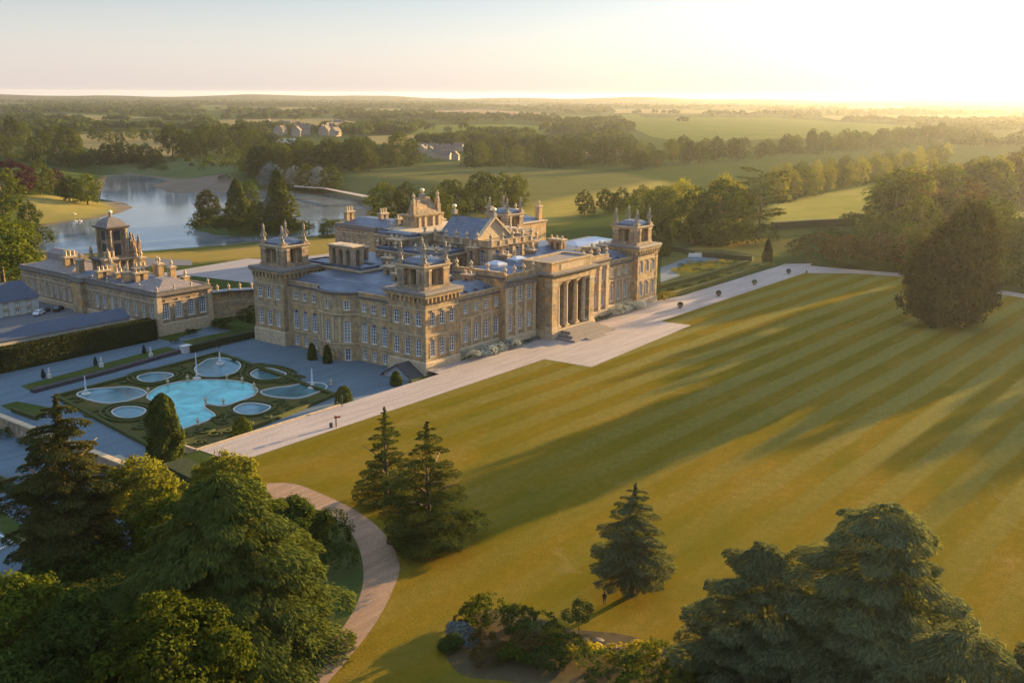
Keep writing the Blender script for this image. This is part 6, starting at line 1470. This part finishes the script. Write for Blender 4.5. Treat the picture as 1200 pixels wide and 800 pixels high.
for i, (px, py, tp, w_, mt, lab) in enumerate(SHR):
    x, y = G(px, py); H = height_at(x, y, 0, tp); Rr = meters(w_/2, x, y)*1.22; r_ = rg(300+i)
    L = [(*(r_.uniform(-.5, .5, 2)*Rr), H*r_.uniform(.3, .68), Rr*.55, Rr*.55, H*.34) for _ in range(7)]
    big_tree('shrub', x, y, 0, lobe_crown(r_, L, 130, 14, .42, .16, zmin=-.3), mt, None, lab, 'shrub')
ROCKM = plain('rockery_stone', (.15, .125, .095), .9, .4, 1.5)
sheet('rockery_bed', spline(GP([(520,752),(545,724),(600,712),(660,735),(740,745),(800,775),(815,830),(700,830),(610,800),(540,790)]), 4), .035, grass_mat('bare_soil_bed', (0.07, 0.055, 0.03), (0.10, 0.075, 0.04), (0.06, 0.06, 0.025), 8, 2), 'soil bed of the rockery')
def rock(px, py, s):
    x, y = G(px, py); r_ = rg(int(px*7+py)); b = MB(); ph = r_.uniform(0, 6.28, 3)
    prof = [(max(.05, math.sin(t)), 1-math.cos(t)) for t in np.linspace(.15, math.pi-.15, 6)]
    b.lathe((0,0,0), [(s*p, s*.45*q) for p, q in prof], 7)
    b.v = [(vx*(1+.35*math.sin(ph[0]+vz*5+vx*3)), vy*(1+.3*math.sin(ph[1]+vx*4)), vz*(1+.3*math.sin(ph[2]+vy*4+vx*2))-.15*s) for vx, vy, vz in b.v]
    o = b.build('rock', ROCKM); o.location = (x, y, .03); tag(o, 'rough stone edging the rockery bed', 'rock', 'stones of the rockery edge')
for i in range(22):
    t_ = i/21; e = [(690,752),(712,757),(745,764),(780,768),(795,782),(806,800)]
    k = min(len(e)-2, int(t_*(len(e)-1))); f_ = t_*(len(e)-1)-k
    rock(e[k][0]+(e[k+1][0]-e[k][0])*f_+rnd.uniform(-5, 5), e[k][1]+(e[k+1][1]-e[k][1])*f_+rnd.uniform(-3, 3), rnd.uniform(.22, .5))
# person in dark clothes near the single cedar
def person(px, py, top, lab):
    x, y = G(px, py); H = min(1.85, height_at(x, y, 0, top)); t = thing('person', lab, 'person', (x, y, .03), 2.2); k = H/1.8
    J = [((0,0,.95),.15), ((0,0,1.15),.14), ((0,0,1.38),.17), ((0,.0,1.52),.06), ((0,-.01,1.62),.09), ((0,-.02,1.72),.10), ((0,-.01,1.79),.06),
         ((.10,0,.88),.10), ((.11,-.05,.48),.07), ((.12,.10,.08),.045), ((.12,-.08,.03),.045), ((-.10,0,.88),.10), ((-.11,.06,.48),.07), ((-.12,.16,.08),.045), ((-.12,.0,.03),.045),
         ((.2,0,1.42),.065), ((.27,.03,1.15),.05), ((.26,-.08,.92),.035), ((.26,-.11,.83),.03), ((-.2,0,1.42),.065), ((-.27,.03,1.15),.05), ((-.26,-.08,.92),.035), ((-.26,-.11,.83),.03)]
    Ed = [(0,1),(1,2),(2,3),(3,4),(4,5),(5,6),(0,7),(7,8),(8,9),(9,10),(0,11),(11,12),(12,13),(13,14),(2,15),(15,16),(16,17),(17,18),(2,19),(19,20),(20,21),(21,22)]
    me = bpy.data.meshes.new('body'); me.from_pydata([tuple(c*k for c in p) for p, _ in J], Ed, [])
    o = link('body', me, t); sk = o.modifiers.new('skin', 'SKIN'); sb = o.modifiers.new('sub', 'SUBSURF'); sb.levels = 1; sb.render_levels = 1
    for i, (p, r) in enumerate(J): me.skin_vertices[0].data[i].radius = (r*k, r*k)
    me.skin_vertices[0].data[0].use_root = True
    mt = N('dark_clothing_and_skin'); sx = mt.n('SeparateXYZ'); mt.l(mt.n('TexCoord').outputs['Object'], sx.inputs[0])
    mt.color(mt.ramp(mt.math('MULTIPLY', sx.outputs[2], 1/(2*k)), [(0, (.012,.012,.014)), (.435, (.012,.012,.014)), (.44, (.02,.018,.02)), (.78, (.02,.018,.02)), (.79, (.35,.2,.14)), (1, (.35,.2,.14))])); me.materials.append(mt.m)
    b = MB(); b.lathe((0, -.01*k, 1.70*k), [(.105*k, 0), (.115*k, .05*k), (.09*k, .11*k), (.02, .135*k)], 10); h_ = b.build('hair', plain('dark_hair', (.02, .015, .012), .7)); h_.parent = t
person(708, 708, 693, 'person in dark clothing walking on the lawn in the tree shadow')
for px, py, lab in ((945,322,'distant visitor in dark clothes at the end of the gravel walk'), (257,408,'visitor in dark clothes on the upper walk by the parterre')):
    person(px, py, py-8, lab)

# ------------------------------------------------------------------ undergrowth that closes the foot of the belts and woods
def under(lines, seed, per, hh):
    r = rg(seed); VV = []
    for (a, c, wid, n) in lines:
        for i in range(n):
            t_ = r.random(); px = a[0]+(c[0]-a[0])*t_; py = a[1]+(c[1]-a[1])*t_+r.normal()*wid; x, y, z = GH(px, py)
            H = hh*r.uniform(.5, 1.3); W_ = H*r.uniform(.8, 1.5); D = unit(r.normal(size=(per, 3))); D[:, 2] = np.abs(D[:, 2])
            C = np.array([x, y, z]) + D*np.array([W_, W_, H])*r.uniform(.6, 1.05, (per, 1))
            VV.append(leaf_quads(C, D+r.normal(size=(per, 3))*.5, .75*r.uniform(.6, 1.3, per), .65, None, r))
    return np.concatenate(VV)
ul = [((640,194),(1110,168),2.0,300), ((425,194),(488,192),2.0,30), ((545,194),(640,192),2.0,45), ((320,200),(440,196),2.5,60), ((200,188),(330,200),3,60), ((0,186),(200,192),4,90), ((905,238),(1105,194),1.5,60), ((435,262),(615,242),2,50), ((745,275),(870,284),3,50), ((1040,270),(1200,240),5,80), ((1000,300),(1200,300),6,70), ((320,224),(390,222),1.5,20), ((0,300),(36,300),6,30), ((225,264),(362,266),2.0,40)]
u_ = link('woodland_undergrowth', leaf_mesh('woodland_undergrowth', under(ul, 17, 60, 5.0), LEAF_D)); tag(u_, 'dark undergrowth at the feet of the park woods', kind='stuff')
